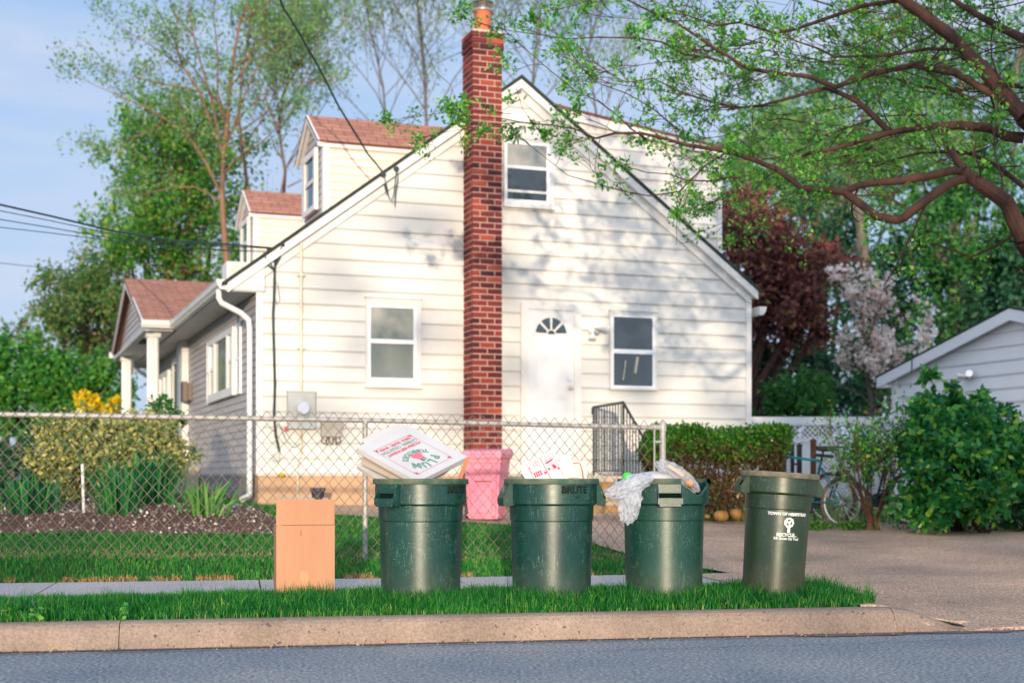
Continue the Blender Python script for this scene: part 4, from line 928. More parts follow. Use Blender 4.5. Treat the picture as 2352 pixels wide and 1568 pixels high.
s,z=G(689,985); s2,z2=G(683,1135); m=MB(); m.tube([(s,-.05,z),(s+.0,-.05,z-.35),(s2,-.04,z-.42),(s2,-.02,.55)],.012,6); m.tube([(s+.02,-.05,z),(s+.03,-.05,z-.33)],.008,5); m.build('ground_pipe',MT['conduit'],house)
s0_,z1_=G(736,958); s1_,z0_=G(782,1003)
m=MB(); m.prism([(s0_,z0_),(s1_,z0_),(s1_+.005,z1_-.03),(s1_-.02,z1_),(s0_+.02,z1_),(s0_-.005,z1_-.03)],(0,0,0),X,Zv3,Y,-.10,-.01); tb=m.build('phone_box',MT['beigebox'],house)
m=MB(); mid=(s0_+s1_)/2
for k in (-1,0,1): m.tube([(mid+k*.09-.03,-.05,z0_),(mid+k*.10-.04,-.07,z0_-.07),(mid+k*.06,-.06,z0_-.105),(mid+k*.10+.03,-.05,z0_-.06),(mid+k*.08+.03,-.05,z0_)],.008,5)
m.build('cable_loops',MT['cable'],tb)
s_1,z_1=G(632,1049); m=MB(); m.box(s_1-.045,s_1+.045,-.07,-.01,z_1-.055,z_1+.055); m.build('junction_box',MT['metergray'],house)
cab=[(628,578),(630,600),(630,660),(627,720),(627,800),(629,880),(628,950),(633,1000),(641,1036)]
m=MB()
for o_ in (0,.012,-.012): m.tube([(G(u,v)[0]+o_*math.sin(i*1.3+o_*90),-.05+abs(o_)*.5,G(u,v)[1]) for i,(u,v) in enumerate(cab)],.013,5)
m.tube([(G(u,v)[0],-.06,G(u,v)[1]) for u,v in ((625,640),(636,655),(641,690),(634,700),(628,680))],.004,4)
m.tube([(G(u,v)[0],-.05,G(u,v)[1]) for u,v in ((640,1036),(637,1050),(632,1056))],.008,4)
m.tube([(G(u,v)[0],-.04,G(u,v)[1]) for u,v in ((600,600),(585,606),(560,625),(540,638),(518,652))],.005,4)
m.tube([(G(u,v)[0],-.05,G(u,v)[1]) for u,v in ((640,975),(655,1010),(672,1028),(690,1018),(692,995))],.006,4)
for (u,v) in ((612,575),(605,590),(645,565),(640,590)): a0=G(628,622); b0=G(u,v); m.tube([(a0[0],-.06,a0[1]),((a0[0]+b0[0])/2-.02,-.08,(a0[1]+b0[1])/2-.03),(b0[0],-.12,b0[1])],.011,5)
for (u,v) in ((612,575),(603,588),(646,566)): b0=G(u,v); m.ball((b0[0],-.13,b0[1]),.024,8)
m.build('cable_bundle',MT['cable'],house,smooth=True)
s,z=G(655,985); m=MB(); m.box(s-.02,s+.02,-.08,-.05,z-.03,z+.03); m.build('red_tag',MT['red'],house)
s,z=G(650,1090); m=MB(); m.ball((s-.03,-.06,z),(.05,.03,.03),7); m.build('yellow_tag',MT['yellow'],house)
# gable eye hooks
m=MB()
for (u,v,u2,v2) in ((1172,218,1192,214),(1205,222,1198,230),(1175,300,1200,294),(1203,306,1200,294)):
    a0=G(u,v);b0=G(u2,v2); m.tube([(a0[0],-.06,a0[1]),(b0[0],-.10,b0[1])],.012,5)
m.build('gable_hook',MT['brown'],house)
m=MB()
for (u,v) in ((874,406),(904,393)): p=G(u,v); m.tube([(p[0],-.12,p[1]),(p[0],-.17,p[1])],.035,8)
for pts in (((874,406),(880,425),(882,440),(886,455),(893,466),(898,450),(904,396)),((904,396),(908,410),(902,450),(900,478))):
    m.tube([(G(u,v)[0],-.15,G(u,v)[1]) for u,v in pts],.007,5)
p=G(881,436); m.tube([(p[0]-.02,-.15,p[1]+.06),(p[0]+.01,-.15,p[1]-.06)],.022,6); m.build('service_bracket',MT['cable'],house)
# front (side) windows
def swin(b0,b1,z0,z1,splits,name='window'):
    m=MB(); m.box(-.075,-.0,b0,b1,z1-.09,z1); m.box(-.085,-.0,b0-.03,b1+.03,z0-.05,z0+.07)
    for k,b in enumerate([b0]+splits+[b1]): w=.045; lo_=b0 if k==0 else b-w; hi_=b+2*w if k==0 else (b if b==b1 else b+w); lo_=b-2*w if b==b1 else lo_; m.box(-.08,0,lo_,hi_,z0+.0701,z1-.0901)
    w_=m.build(name,MT['white'],house); e=[b0]+splits+[b1]
    for i in range(len(e)-1):
        big=(i==1 and len(e)==4); zm=(z0+z1)/2
        m=MB(); m.box(-.045,-.035,e[i]+.05,e[i+1]-.05,z0+.07,z1-.09); m.build('pane',MT['glasscurtain'] if big else MT['glassdark'],w_)
        if not big: m=MB(); m.box(-.062,-.04,e[i]+.05,e[i+1]-.05,zm-.025,zm+.025); m.box(-.048,-.0455,e[i]+.06,e[i+1]-.06,zm+.03,z1-.1); m.build('sash',MT['vinyl'],w_)
    return w_
swin(1.62,4.05,2.17,3.10,[2.15,3.45])
m=MB()
for (b0,b1) in ((1.18,1.56),(4.11,4.49)):
    m.box(-.04,-.012,b0,b0+.04,2.12,3.12); m.box(-.04,-.012,b1-.04,b1,2.12,3.12); m.box(-.039,-.012,b0+.04,b1-.04,2.12,2.17); m.box(-.039,-.012,b0+.04,b1-.04,3.07,3.12); m.box(-.039,-.012,b0+.04,b1-.04,2.6,2.64)
    for k in range(22): z=2.18+k*.041; m.box(-.034,-.015,b0+.04,b1-.04,z,z+.022)
m.build('shutter',MT['vinyl'],house)
b0,zb=S_(452,912); b1,zt=S_(430,868); m=MB(); m.box(-.17,-.10,6.45,6.85,2.28,2.62); m.box(-.10,-.015,6.5,6.8,2.3,2.6); m.build('mailbox',MT['brown'],house)
m=MB(); m.box(-.13,-.015,6.95,7.75,1.15,3.38); m.build('door_side_board',MT['white'],house)
m=MB(); m.box(-.06,-.012,8.0,8.12,1.1,3.2); m.box(-.06,-.012,9.0,9.12,1.1,3.2); m.box(-.06,-.012,8.12,9.0,3.08,3.2); m.box(-.06,-.012,8.12,9.0,1.1,1.6); fd=m.build('front_door',MT['white'],house); m=MB(); m.box(-.04,-.02,8.12,9.0,1.6,3.08); m.build('glass',MT['glassdark'],fd)
swin(9.7,11.2,1.9,3.05,[10.45])
# porch
pb0,pb1=5.47,11.8; pm=(pb0+pb1)/2; pez=3.54; prz=4.66; fs_=-.93
po=empty('porch',(0,0,0),0,house); inx=1.15
m=MB(); slab(m,(fs_-.06,pb0-.06,pez),(-.40,pb0-.06,pez),(inx,pm,prz),(fs_-.06,pm,prz),.05); slab(m,(-.40,pb1+.06,pez),(fs_-.06,pb1+.06,pez),(fs_-.06,pm,prz),(inx,pm,prz),.05)
m.build('porch_roof',MT['shingle'],po)
sl=(prz-pez)/(pm-pb0+.06)
m=MB(); m.prism([(pb0,pez-.12),(pb1,pez-.12),(pb1,pez-.02),(pm,prz-.07),(pb0,pez-.02)],(0,0,0),Y,Zv3,X,fs_+.12,fs_+.2)
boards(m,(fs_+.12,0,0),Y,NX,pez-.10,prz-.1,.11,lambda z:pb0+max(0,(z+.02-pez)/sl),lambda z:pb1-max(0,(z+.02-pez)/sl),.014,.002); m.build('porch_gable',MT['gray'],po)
m=MB()
m.prism([(pb0-.07,pez-.09),(pm,prz-.15),(pm,prz-.03),(pb0-.07,pez+.03)],(0,0,0),Y,Zv3,X,fs_-.05,fs_-.02); m.prism([(pb1+.07,pez-.09),(pm,prz-.15),(pm,prz-.03),(pb1+.07,pez+.03)],(0,0,0),Y,Zv3,X,fs_-.05,fs_-.02)
m.prism([(pb0-.02,pez-.16),(pb1+.02,pez-.16),(pb1+.02,pez-.10),(pb0-.02,pez-.10)],(0,0,0),Y,Zv3,X,fs_+.0,fs_+.10)
m.box(fs_+.0,-.43,pb0+.0,pb0+.03,3.39,3.49)
m.box(fs_+.0,-.43,pb0+.031,pb1,3.392,3.412); m.build('porch_ceiling',MT['soffit'],po)
m=MB(); m.box(-.80,-.62,7.0,7.9,3.375,3.39); m.build('ceiling_vent',MT['dark'],po)
gutter(po,(fs_-.04,pb0-.07,3.42),(-.45,pb0-.07,3.42),NY); m=MB(); m.box(fs_-.09,fs_-.02,pb1-.02,pb1+.14,3.42,3.54); m.build('gutter',MT['white'],po)
for pb in (5.80,10.9):
    m=MB(); n=20; V=[]; 
    for z_ in (1.14,3.385):
        for j in range(n*2): th=2*PI*j/(n*2); r_=.098 if j%2 else .088; V.append((-.75+r_*math.cos(th),pb+r_*math.sin(th),z_))
    m.add(V,[(j,(j+1)%(2*n),2*n+(j+1)%(2*n),2*n+j) for j in range(2*n)]); m.box(-.87,-.63,pb-.12,pb+.12,1.10,1.2); m.box(-.87,-.63,pb-.12,pb+.12,3.30,3.384); m.build('post',MT['white'],po)
m=MB(); m.box(-1.0,-.02,5.5,11.8,.3,1.10); m.build('porch_floor',MT['slabc'],po)
# dormers
for bd in (1.0,6.76):
    d=empty('dormer',(0,0,0),0,house); a=1.13; w=1.46; he=.95+4.77-.02; hr=.95+5.28
    wf_=roofz(a); 
    m=MB(); se=(he-EZ)/PITCH-.4
    m.prism([(a,wf_-.05),(se+.1,he+.05),(se+.1,he+.06),(a,he)],(0,0,0),X,Zv3,Y,bd+.001,bd+.05)
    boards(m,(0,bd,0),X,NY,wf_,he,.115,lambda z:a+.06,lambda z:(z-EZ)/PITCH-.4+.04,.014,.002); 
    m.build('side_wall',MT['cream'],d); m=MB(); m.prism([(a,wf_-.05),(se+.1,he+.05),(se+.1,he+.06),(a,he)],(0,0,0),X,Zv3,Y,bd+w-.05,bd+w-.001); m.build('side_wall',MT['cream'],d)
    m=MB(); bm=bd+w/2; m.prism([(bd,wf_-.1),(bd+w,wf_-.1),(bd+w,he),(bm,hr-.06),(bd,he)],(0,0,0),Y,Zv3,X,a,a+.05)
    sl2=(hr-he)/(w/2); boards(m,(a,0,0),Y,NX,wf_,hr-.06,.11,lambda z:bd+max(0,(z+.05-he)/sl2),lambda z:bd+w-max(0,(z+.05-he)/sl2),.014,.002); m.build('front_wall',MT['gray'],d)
    m=MB(); m.box(a-.03,a+.07,bd-.03,bd-.0005,wf_-.02,he); m.box(a-.03,a,bd,bd+.09,wf_,he-.0); m.build('corner_trim',MT['white'],d); m=MB(); m.box(a-.03,a,bd+w-.09,bd+w,wf_,he); m.build('corner_trim',MT['white'],d); m=MB(); m.box(a-.10,se+.05,bd-.05,bd-.021,he-.09,he+.0); m.build('eave_trim',MT['white'],d)
    m=MB()
    for sgn,bb in ((1,bd-.07),(-1,bd+w+.07)):
        m.prism([(bb,he-.09),(bm,hr-.09),(bm,hr+.0),(bb,he+.0)],(0,0,0),Y,Zv3,X,a-.115,a-.085); m.prism([(bb,he-.045),(bm,hr-.045),(bm,hr-.035),(bb,he-.035)],(0,0,0),Y,Zv3,X,a-.085,a)
    m.build('rake_trim',MT['white'],d)
    ir=(hr-EZ)/PITCH-.4; ie=(he-EZ)/PITCH-.4
    m=MB(); slab(m,(a-.12,bd-.08,he-.01),(ie+.06,bd-.08,he-.01),(ir+.1,bm,hr),(a-.12,bm,hr),.03); slab(m,(ie+.06,bd+w+.08,he-.01),(a-.12,bd+w+.08,he-.01),(a-.12,bm,hr),(ir+.1,bm,hr),.03); m.build('dormer_roof',MT['shingle'],d)
    m=MB(); z0,z1=wf_+.12,he-.02; m.box(a-.08,a-.02,bd+.33,bd+.42,z0,z1); m.box(a-.08,a-.02,bd+w-.42,bd+w-.33,z0,z1); m.box(a-.08,a-.02,bd+.42,bd+w-.42,z1-.1,z1); m.box(a-.08,a-.02,bd+.42,bd+w-.42,z0,z0+.08); m.box(a-.07,a-.02,bd+.42,bd+w-.42,(z0+z1)/2-.03,(z0+z1)/2+.03); m.build('window_frame',MT['white'],d)
    m=MB(); m.box(a-.05,a-.03,bd+.42,bd+w-.42,z0+.08,z1-.1); m.build('window_pane',MT['glassdark'],d)
m=MB(); m.box(.70,1.09,7.2,7.8,4.46,4.86); ac=m.build('air_conditioner',MT['white'],house); m=MB()
for k in range(7): m.box(.75+.045*k,.765+.045*k,7.193,7.199,4.52,4.80)
m.build('grille',MT['beigebox'],ac)
# rear shed dormer
sd=empty('shed_dormer',(0,0,0),0,house); z31=.95+5.08; s31=7.31
def sdz(s): return z31+(s31-s)*.147
m=MB(); m.prism([(RS,sdz(RS)-.1),(RS,roofz(RS)-.4),(s31,roofz(s31)-.1),(s31,z31-.05)],(0,0,0),X,Zv3,Y,.80,.9)
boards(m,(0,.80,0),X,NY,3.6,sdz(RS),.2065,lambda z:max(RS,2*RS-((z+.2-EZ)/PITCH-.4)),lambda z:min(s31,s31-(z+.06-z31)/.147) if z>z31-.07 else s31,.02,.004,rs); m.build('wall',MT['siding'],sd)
m=MB(); m.box(s31-.06,s31+.015,.765,.9,3.5,z31-.02); m.prism([(RS-.1,sdz(RS-.1)-.15),(s31+.1,sdz(s31+.1)-.15),(s31+.1,sdz(s31+.1)-.0),(RS-.1,sdz(RS-.1))],(0,0,0),X,Zv3,Y,.72,.75); m.build('trim',MT['white'],sd)
m=MB(); slab(m,(s31+.15,.70,sdz(s31+.15)+.02),(s31+.15,13,sdz(s31+.15)+.02),(RS-.1,13,sdz(RS-.1)+.02),(RS-.1,.70,sdz(RS-.1)+.02),.04); m.build('shed_roof',MT['shingle'],sd)
m=MB(); m.box(s31,s31+.03,.901,13,3.5,z31-.03); m.box(WD,WD+.02,.16,HL,SB,roofz(WD)-.1); m.build('rear_wall',MT['siding'],sd)

# stoop with steps and railing
st=thing('entry_steps','tan stone stoop and steps with black iron railing under the white door','steps',(HP[0],HP[1],0),HA)
LZ=SB-.02
m=MB(); m.box(3.45,4.85,-1.10,-.05,.25,LZ-.08)
for k in range(3): m.box(3.47,4.83,-1.10-.27*(k+1),-1.101-.27*k,.25,LZ-.08-.155*(k+1))
m.build('masonry',MT['stoop'],st)
m=MB(); m.box(3.42,4.88,-1.13,-.051,LZ-.079,LZ)
for k in range(3): m.box(3.44,4.86,-1.12-.27*(k+1),-1.131-.27*k,LZ-.079-.155*(k+1),LZ-.03-.155*(k+1))
m.build('slab',MT['slabc'],st)
m=MB(); x=4.81; zt=1.95
def ty_(y): return zt+.02 if y>-1.08 else zt+.02+(y+1.08)*.78
m.tube([(x,-.02,zt-.10),(x,-.03,zt-.01),(x,-.06,zt+.0),(x,-1.08,zt+.02),(x,-1.86,ty_(-1.86)),(x,-1.93,ty_(-1.93)-.10)],.019,6)
m.tube([(x,-.05,LZ+.07),(x,-1.08,LZ+.07),(x,-1.86,LZ+.07-.60)],.010,5)
y=-.06
while y>-1.86: m.tube([(x,y,LZ+.07 if y>-1.08 else LZ+.07+(y+1.08)*.77),(x,y,ty_(y))],.0095,4); y-=.095
for y_,zz in ((-.06,LZ),(-1.08,LZ),(-1.85,.35)): m.tube([(x,y_,zz-.02),(x,y_,ty_(y_))],.015,4)
m.build('railing',MT['black'],st)


# ================================================================== overhead wires (things of their own)
def wire(label,pts,r,cat='cable'): r=r*.62; m=MB(); m.tube(pts,r,5,cap=False); tag(m.build('overhead_cable',MT['cable'],smooth=True),label,cat,'overhead cables reaching the house')
def hw(s,b,z): return np.array([HP[0]+D1[0]*s+D2[0]*b,HP[1]+D1[1]*s+D2[1]*b,z])
def sag(A,B,k,n=16): return [A+(B-A)*t-np.array([0,0,k*4*t*(1-t)]) for t in np.linspace(0,1,n)]
q=G(874,403); A=hw(q[0],-.14,q[1])
pts=[A,at(845,352,18.9),at(800,282,18.4),at(755,200,17.8),at(705,105,17.2),at(670,50,16.9),at(640,-5,16.6),at(600,-90,16)]
pp=[]
for a_,b_ in zip(pts,pts[1:]):
    for t in (0,.5): pp.append(a_+(b_-a_)*t+np.array([.008*math.sin(len(pp)*2.1),0,.006*math.cos(len(pp)*2.1)]))
wire('dark twisted service drop slanting down to the rake left of the chimney',pp+[pts[-1]],.021)
tgt=G(622,572); T_=hw(tgt[0],-.10,tgt[1])
for lab,v0,vm,r,du,dv in (('thickest dark cable sagging in from the left to the eave corner',470,545,.020,0,0),('thin cable just under the thickest one at left',484,550,.009,-4,2),('thin cable third from the top at left',504,558,.009,-6,8),('thin cable fourth from the top at left',522,560,.008,-3,12)):
    P=[at(-60,v0-12,16.0),at(0,v0,16.3),at(120,v0+(vm-v0)*.36,16.8),at(250,v0+(vm-v0)*.78,17.4),at(400,vm+8,18.0),at(520,vm+16,18.5),T_+np.array([du*.005,0,-dv*.005])]; wire(lab,P,r)
wire('lowest thin cable crossing far left above the porch roof',[at(-40,600,21),at(0,604,21.3),at(150,620,22.2),at(300,628,23),at(380,700,23.6),at(402,738,23.9)],.008)

# ================================================================== pink wheeled cart
px,py=-.30,17.35; pc=thing('wheeled_cart','faded pink wheeled trash cart standing against the brick chimney','wheeled cart',(px,py,Z(px,py)),R(-14))
def tap(m,w0,d0,w1,d1,z0,z1,xo=0): m.add([(-w0+xo,-d0,z0),(w0+xo,-d0,z0),(w0+xo,d0,z0),(-w0+xo,d0,z0),(-w1+xo,-d1,z1),(w1+xo,-d1,z1),(w1+xo,d1,z1),(-w1+xo,d1,z1)],[(0,3,2,1),(4,5,6,7),(0,1,5,4),(1,2,6,5),(2,3,7,6),(3,0,4,7)])
m=MB(); tap(m,.165,.19,.225,.26,0.02,.80); tap(m,.11,.012,.135,.012,.10,.40); m.V[-1][:,1]+=-.222; m.V[-1][4:,1]-=.022; m.box(-.10,.12,-.275,-.24,.62,.66)
for x_ in (-.19,.19): m.tube([(x_*.86,-.195,.03),(x_*1.12,-.258,.78)],.022,6)
m.box(-.245,.245,-.285,.28,.755,.80); m.box(-.12,.14,-.232,-.20,.425,.44); m.box(-.245,.245,-.272,-.20,.70,.715); m.box(-.20,.20,-.222,-.15,.06,.075); m.build('body',MT['pink'],pc); m=MB(); m.box(-.10,.11,-.246,-.235,.470,.480); m.build('slot',MT['rust'],pc)
m=MB(); m.add([(-.25,-.29,.80),(.25,-.29,.80),(.26,.30,.80),(-.26,.30,.80),(-.235,-.27,.84),(.235,-.27,.84),(.24,.28,.875),(-.24,.28,.875)],[(0,3,2,1),(4,5,6,7),(0,1,5,4),(1,2,6,5),(2,3,7,6),(3,0,4,7)]); m.tube([(-.22,.32,.83),(.22,.32,.83)],.016,8); m.build('lid',MT['pink'],pc)
for k,x_ in enumerate((-.27,-.235)):
    m=MB(); yy=.02 if k else .20; m.tube([(x_-.03,yy,.10),(x_+.02,yy,.10)],.10,16); wl=m.build('wheel',MT['tirerubber'],pc,smooth=False)
# pots and frame by the foundation
p=at(730,1150,18.3); m=MB(); z=Z(p[0],p[1]); m.lathe([(0,0),(.06,0),(.09,.16),(.10,.16),(.10,.20),(.08,.20),(.06,.1),(0,.1)],18); o=m.build('plant_pot',MT['pot'],loc=(p[0],p[1],z+.085)); tag(o,'dark empty pot on the low gray frame by the tan foundation','pot')
fr2=thing('metal_frame','low gray pipe frame against the tan foundation behind the cardboard box','frame',(at(697,1150,18.2)[0],18.2,Z(-2.6,18.2)-.06),HA); m=MB()
for x_ in (-.27,-.12,.05,.2,.30): m.tube([(x_,0,0),(x_,0,.19)],.014,6)
m.tube([(-.30,0,.20),(.32,0,.20)],.018,6); m.tube([(-.30,.2,.20),(.32,.2,.20)],.018,6); m.build('pipes',MT['beigebox'],fr2); m=MB(); m.box(-.28,.32,.0,.2,.135,.165); m.build('shelf',MT['beigebox'],fr2)
m=MB(); m.ball((0,0,0),(.09,.07,.09),10); p=at(640,1172,17.9); o=m.build('downspout_stone',MT['grayfound'],loc=(p[0]-.55,p[1],Z(p[0],p[1])+.02)); tag(o,'gray stone at the foot of the white corner downspout','stone')
# white stake
p0=at(193,1187,14.9); p1=at(189,1066,14.75); m=MB(); m.tube([(0,0,-.05),(p1-p0)*.5,p1-p0],.016,8); tag(m.build('stake',MT['pipewhite'],loc=[float(q) for q in p0]),'leaning white plastic stake in the mulch bed behind the fence','stake')

# ------------------------------------------------------------------ mulch bed
def mb_f(a,b): return .13*sst(0,.9,b-6.5)*sst(0,.8,10.0-b)*(1+.25*math.sin(a*1.7)+.15*math.sin(b*3+a*2))*sst(0,.6,-.85-a)
m=MB(); As=list(np.arange(-9,-.7,.22)); Bs=list(np.arange(6.5,9.95,.2)); V=[]
for b in Bs:
    for a in As:
        a2=min(a,-.95-.6*max(0,min(1,(b-7.6)/2))+.1*math.sin(b*5)); b2_=b+(.06*math.sin(a*3) if b<6.6 else 0); x,y=xy(a2,b2_); V.append((x,y,Zab(a2,b2_)+.004+mb_f(a2,b2_)))
n=len(As); m.add(V,[(j*n+i,j*n+i+1,(j+1)*n+i+1,(j+1)*n+i) for j in range(len(Bs)-1) for i in range(n-1)]).build('mulch_bed',MT['mulch'],smooth=True,kind='structure')
a=rg.rand(4200)*8-9; b=6.55+rg.rand(4200)**1.5*3.0; k=a<-1.0-.6*np.clip((b-7.6)/2,0,1); a,b=a[k],b[k]
P=[(*xy(p,q),Zab(p,q)+mb_f(p,q)+.012) for p,q in zip(a,b)]
V,Q=leaf_quads(np.array(P),np.full(len(P),.035),rg,.7); quick('bed_chips',V,Q,MT['pebble'],rnd=np.where(rg.rand(len(P))<.22,.75+.25*rg.rand(len(P)),rg.rand(len(P))*.4),kind='stuff',label='bark chips and pale pebbles strewn on the mulch bed')

# ------------------------------------------------------------------ plants
def iris(label,u,v,y,w,h,n,mat,seed,lean=.9,bw=.028):
    rr=np.random.RandomState(seed); p=at(u,v,y); a_,b_=ab(p[0],p[1]); z=Zab(a_,b_)+max(0,mb_f(a_,b_)); t=thing('iris_plant',label,'plant',(p[0],p[1],z),0,'strap leaved plants in the mulch bed')
    m=MB()
    for i in range(n):
        x0=rr.normal()*w*.16; y0=rr.normal()*w*.12; az=math.atan2(y0,x0)+rr.normal()*.5; l=lean*rr.rand()*(.4+abs(x0)/w*2.2); hh=h*(.6+.45*rr.rand()); bb=bw*(.7+.5*rr.rand())
        pa=rr.rand()*PI; S=np.array([math.cos(pa),math.sin(pa),0])*bb/2; dx=np.array([math.cos(az),math.sin(az),0]); P_=[]
        for t_,ww in ((0,.7),(.35,1),(.7,.85),(1,.06)):
            c=np.array([x0,y0,-.02])+dx*hh*l*(t_**1.7)*.9+np.array([0,0,hh*(t_-.30*l*t_**2.2)]); P_+= [c-S*ww,c+S*ww]
        m.add(P_,[(0,1,3,2),(2,3,5,4),(4,5,7,6)],rr.rand())
    m.build('blades',mat,t)
iris('dark green iris clump at far left behind the fence',70,1188,14.9,.95,.46,120,MT['iris'],1)
iris('iris clump just right of the white stake',272,1190,14.9,.62,.60,80,MT['iris'],2,.8)
iris('tall dense row of iris leaves in front of the variegated shrub',330,1168,16.0,1.0,.66,190,MT['iris'],3,.45,.022)
iris('light green spreading iris clump near the gray house corner',468,1180,15.2,.7,.46,62,MT['irislight'],4,1.25,.034)
def shrub(name,label,cat,blobs,n,ls,mat,seed,asp=.5,shell=.6,tr=.03,bm='trunk',group=None,lump=.25,rfun=None):
    x=np.mean([b[0] for b in blobs]); y=np.mean([b[1] for b in blobs]); return blob_tree(name,label,x,y,blobs,n,ls,mat,MT[bm],seed,None,cat,group,shell,tr,'stems',asp,rfun)
def B(u,v,y,ru,rv,ryd=None):
    p=at(u,v,y); k=y/F; return (p[0],p[1],p[2],ru*k,(ryd if ryd else ru*k*.8),rv*k)
shrub('variegated_shrub','wide yellow green variegated shrub left of the near porch post','shrub',[B(170,1010,16.9,95,62),B(240,1030,16.7,95,78),B(130,1050,16.8,60,50),B(200,990,17,90,40),B(185,1080,16.7,80,70)],9500,.062,MT['varieg'],21,.6)
shrub('variegated_shrub','yellow green variegated shrub in front of the porch steps','shrub',[B(350,1030,17.2,78,62),B(380,1060,17.1,60,60),B(330,990,17.3,60,40),B(310,1060,17.1,60,60)],7000,.060,MT['varieg'],22,.6)
shrub('young_shrub','loose upright green shrub rising before the near porch post','shrub',[B(388,945,18.2,34,34),B(372,925,18.3,14,30),B(352,930,18.3,10,26),B(400,965,18,30,25)],900,.06,MT['midgreen'],23,.4,.3,.012)
shrub('dark_shrub','dark green shrub at far left edge behind the fence','shrub',[B(10,1075,17.5,110,60),B(90,1090,17.3,60,50),B(20,1130,17,110,60),B(110,1020,18,50,40)],6000,.06,MT['darkgreen'],24,.6)
shrub('flowering_shrub','bright yellow flowering shrub left of the porch posts','shrub',[B(200,935,24,26,34),B(225,950,24,28,26),B(190,915,24,10,22),B(218,920,24,8,22)],1700,.08,MT['yellow'],25,.6,.4,.01)
shrub('flowering_shrub','small yellow green shrub touching the far porch post','shrub',[B(258,928,25,14,28),B(252,950,25,20,18)],700,.07,MT['yellow'],26,.6,.4,.01)
blob_tree('leafy_tree','bright green leafy tree low at the far left edge',-12.2,34,[B(50,850,34,90,95),B(-30,890,34,110,110),B(120,890,34,80,75),B(190,870,34,70,70),B(160,940,34,90,60),B(20,960,34,120,60),B(250,910,34,60,60)],12000,.15,MT['leftgreen'],MT['trunkgray'],31,shell=.35)
blob_tree('leafy_tree','bronze green tree whose ragged crown ends left of the porch roof',-11.5,38,[B(130,700,38,70,60),B(200,740,38,110,80),B(260,690,38,80,70),B(90,790,38,80,50),B(190,660,38,50,50),B(260,800,38,80,80),B(240,620,38,60,50),B(40,770,38,50,40),B(320,720,38,90,90),B(190,820,38,120,60)],5000,.14,MT['bronze'],MT['trunkgray'],32,shell=.3)
blob_tree('leafy_tree','tall bright green tree behind the porch, left of the tan trunk',-9.3,39,[B(400,420,39,75,90),B(330,480,38,95,80),B(440,520,38,90,100),B(290,560,38,90,70),B(380,600,38,130,80),B(480,600,39,80,90),B(260,480,39,50,50),B(370,340,39,35,60),B(500,480,40,60,70),B(300,400,40,30,40),B(240,530,38,40,40),B(560,600,40,50,60),B(440,670,38,130,60)],3600,.15,MT['dense'],MT['trunkgray'],33,shell=.3)
def tp(L,y,dy=0): return [at(u,v,y+dy*i) for i,(u,v) in enumerate(L)]
z_=lambda x,y: Z(x,y)-.05
def ptree(label,base_u,y,L,tr,seed,**kw):
    p=at(base_u,1095,y); base=np.array([p[0],y,z_(p[0],y)]); path=[base]+tp(L,y); h=path[-1][2]-base[2]
    return sparse_tree('bare_tree',label,p[0],y,h,None,seed,kw.pop('lmat',MT['sparse']),kw.pop('bmat',MT['trunklit']),path=path,tr=tr,**kw)
ptree('thin forked tree between the dormers against the sky',690,38,[(690,800),(650,480),(655,390),(640,300),(650,220),(700,120)],.08,43,per=5,lsize=.12,limbs=13,start=.5,limL=.3,lsp=.18,lmat=MT['sparse'],bmat=MT['trunk'])
ptree('pale bare tree in the sky left of the chimney',985,46,[(990,700),(985,400),(978,250),(975,150),(962,40),(960,-60)],.10,44,per=4,lsize=.12,limbs=15,start=.45,limL=.33,lsp=.22,bmat=MT['trunkgray'])
ptree('thin bare tree farthest left of the chimney',860,48,[(870,700),(880,450),(890,330),(880,200),(850,60),(830,-50)],.09,45,per=4,lsize=.12,limbs=13,start=.45,limL=.32,lsp=.22,bmat=MT['trunkgray'])
ptree('thin bare tree just right of the chimney above the gable',1215,47,[(1212,700),(1215,400),(1222,220),(1228,130),(1240,30),(1250,-60)],.10,46,per=4,lsize=.12,limbs=14,start=.45,limL=.32,lsp=.22,bmat=MT['trunkgray'])
ptree('thin bare tree over the rear dormer roof',1370,48,[(1370,700),(1360,450),(1372,280),(1350,120),(1380,0)],.09,47,per=4,lsize=.12,limbs=13,start=.5,limL=.30,lsp=.22,bmat=MT['trunkgray'])
# behind, on the right
blob_tree('maroon_tree','dark maroon leafed tree behind the right house corner',4.6,30,[B(1720,530,30,90,80),B(1790,600,30,110,90),B(1860,640,30,80,70),B(1780,700,30,110,80),B(1830,760,30,70,60),B(1735,640,30,100,120),B(1900,600,31,60,50),B(1690,480,31,60,50),B(1880,720,30,50,60),B(1760,480,31,70,40)],15000,.13,MT['maroon'],MT['trunk'],51,shell=.3)
rr=np.random.RandomState(77)
dg=thing('blossom_tree','small tree covered in pale pink blossom behind the white fence','tree',(at(2003,1095,27.5)[0],27.5,z_(6.9,27.5))); gb=np.array(dg.location)
m=MB(); tips=[]; trk=[at(2003,960,27.5),at(1998,900,27.5),at(1990,840,27.5),at(1985,760,27.6)]
m.tube([np.zeros(3)]+[q-gb for q in trk],[.07,.06,.05,.045,.03],7); m.build('trunk',MT['trunkgray'],dg); m=MB()
for i in range(11):
    f=rr.rand(); p0=(trk[0]+(trk[3]-trk[0])*f)-gb; az=rr.rand()*2*PI; grow(m,tips,p0,(math.cos(az),math.sin(az)*.6,.35+.9*f),(.62+.35*rr.rand())*(1.35 if f<.3 else 1.15),.016,1,rr,3,.6,.25,(3,4),.003)
m.build('branches',MT['trunkgray'],dg); T_=np.array(tips); print('blossom tips',len(T_))
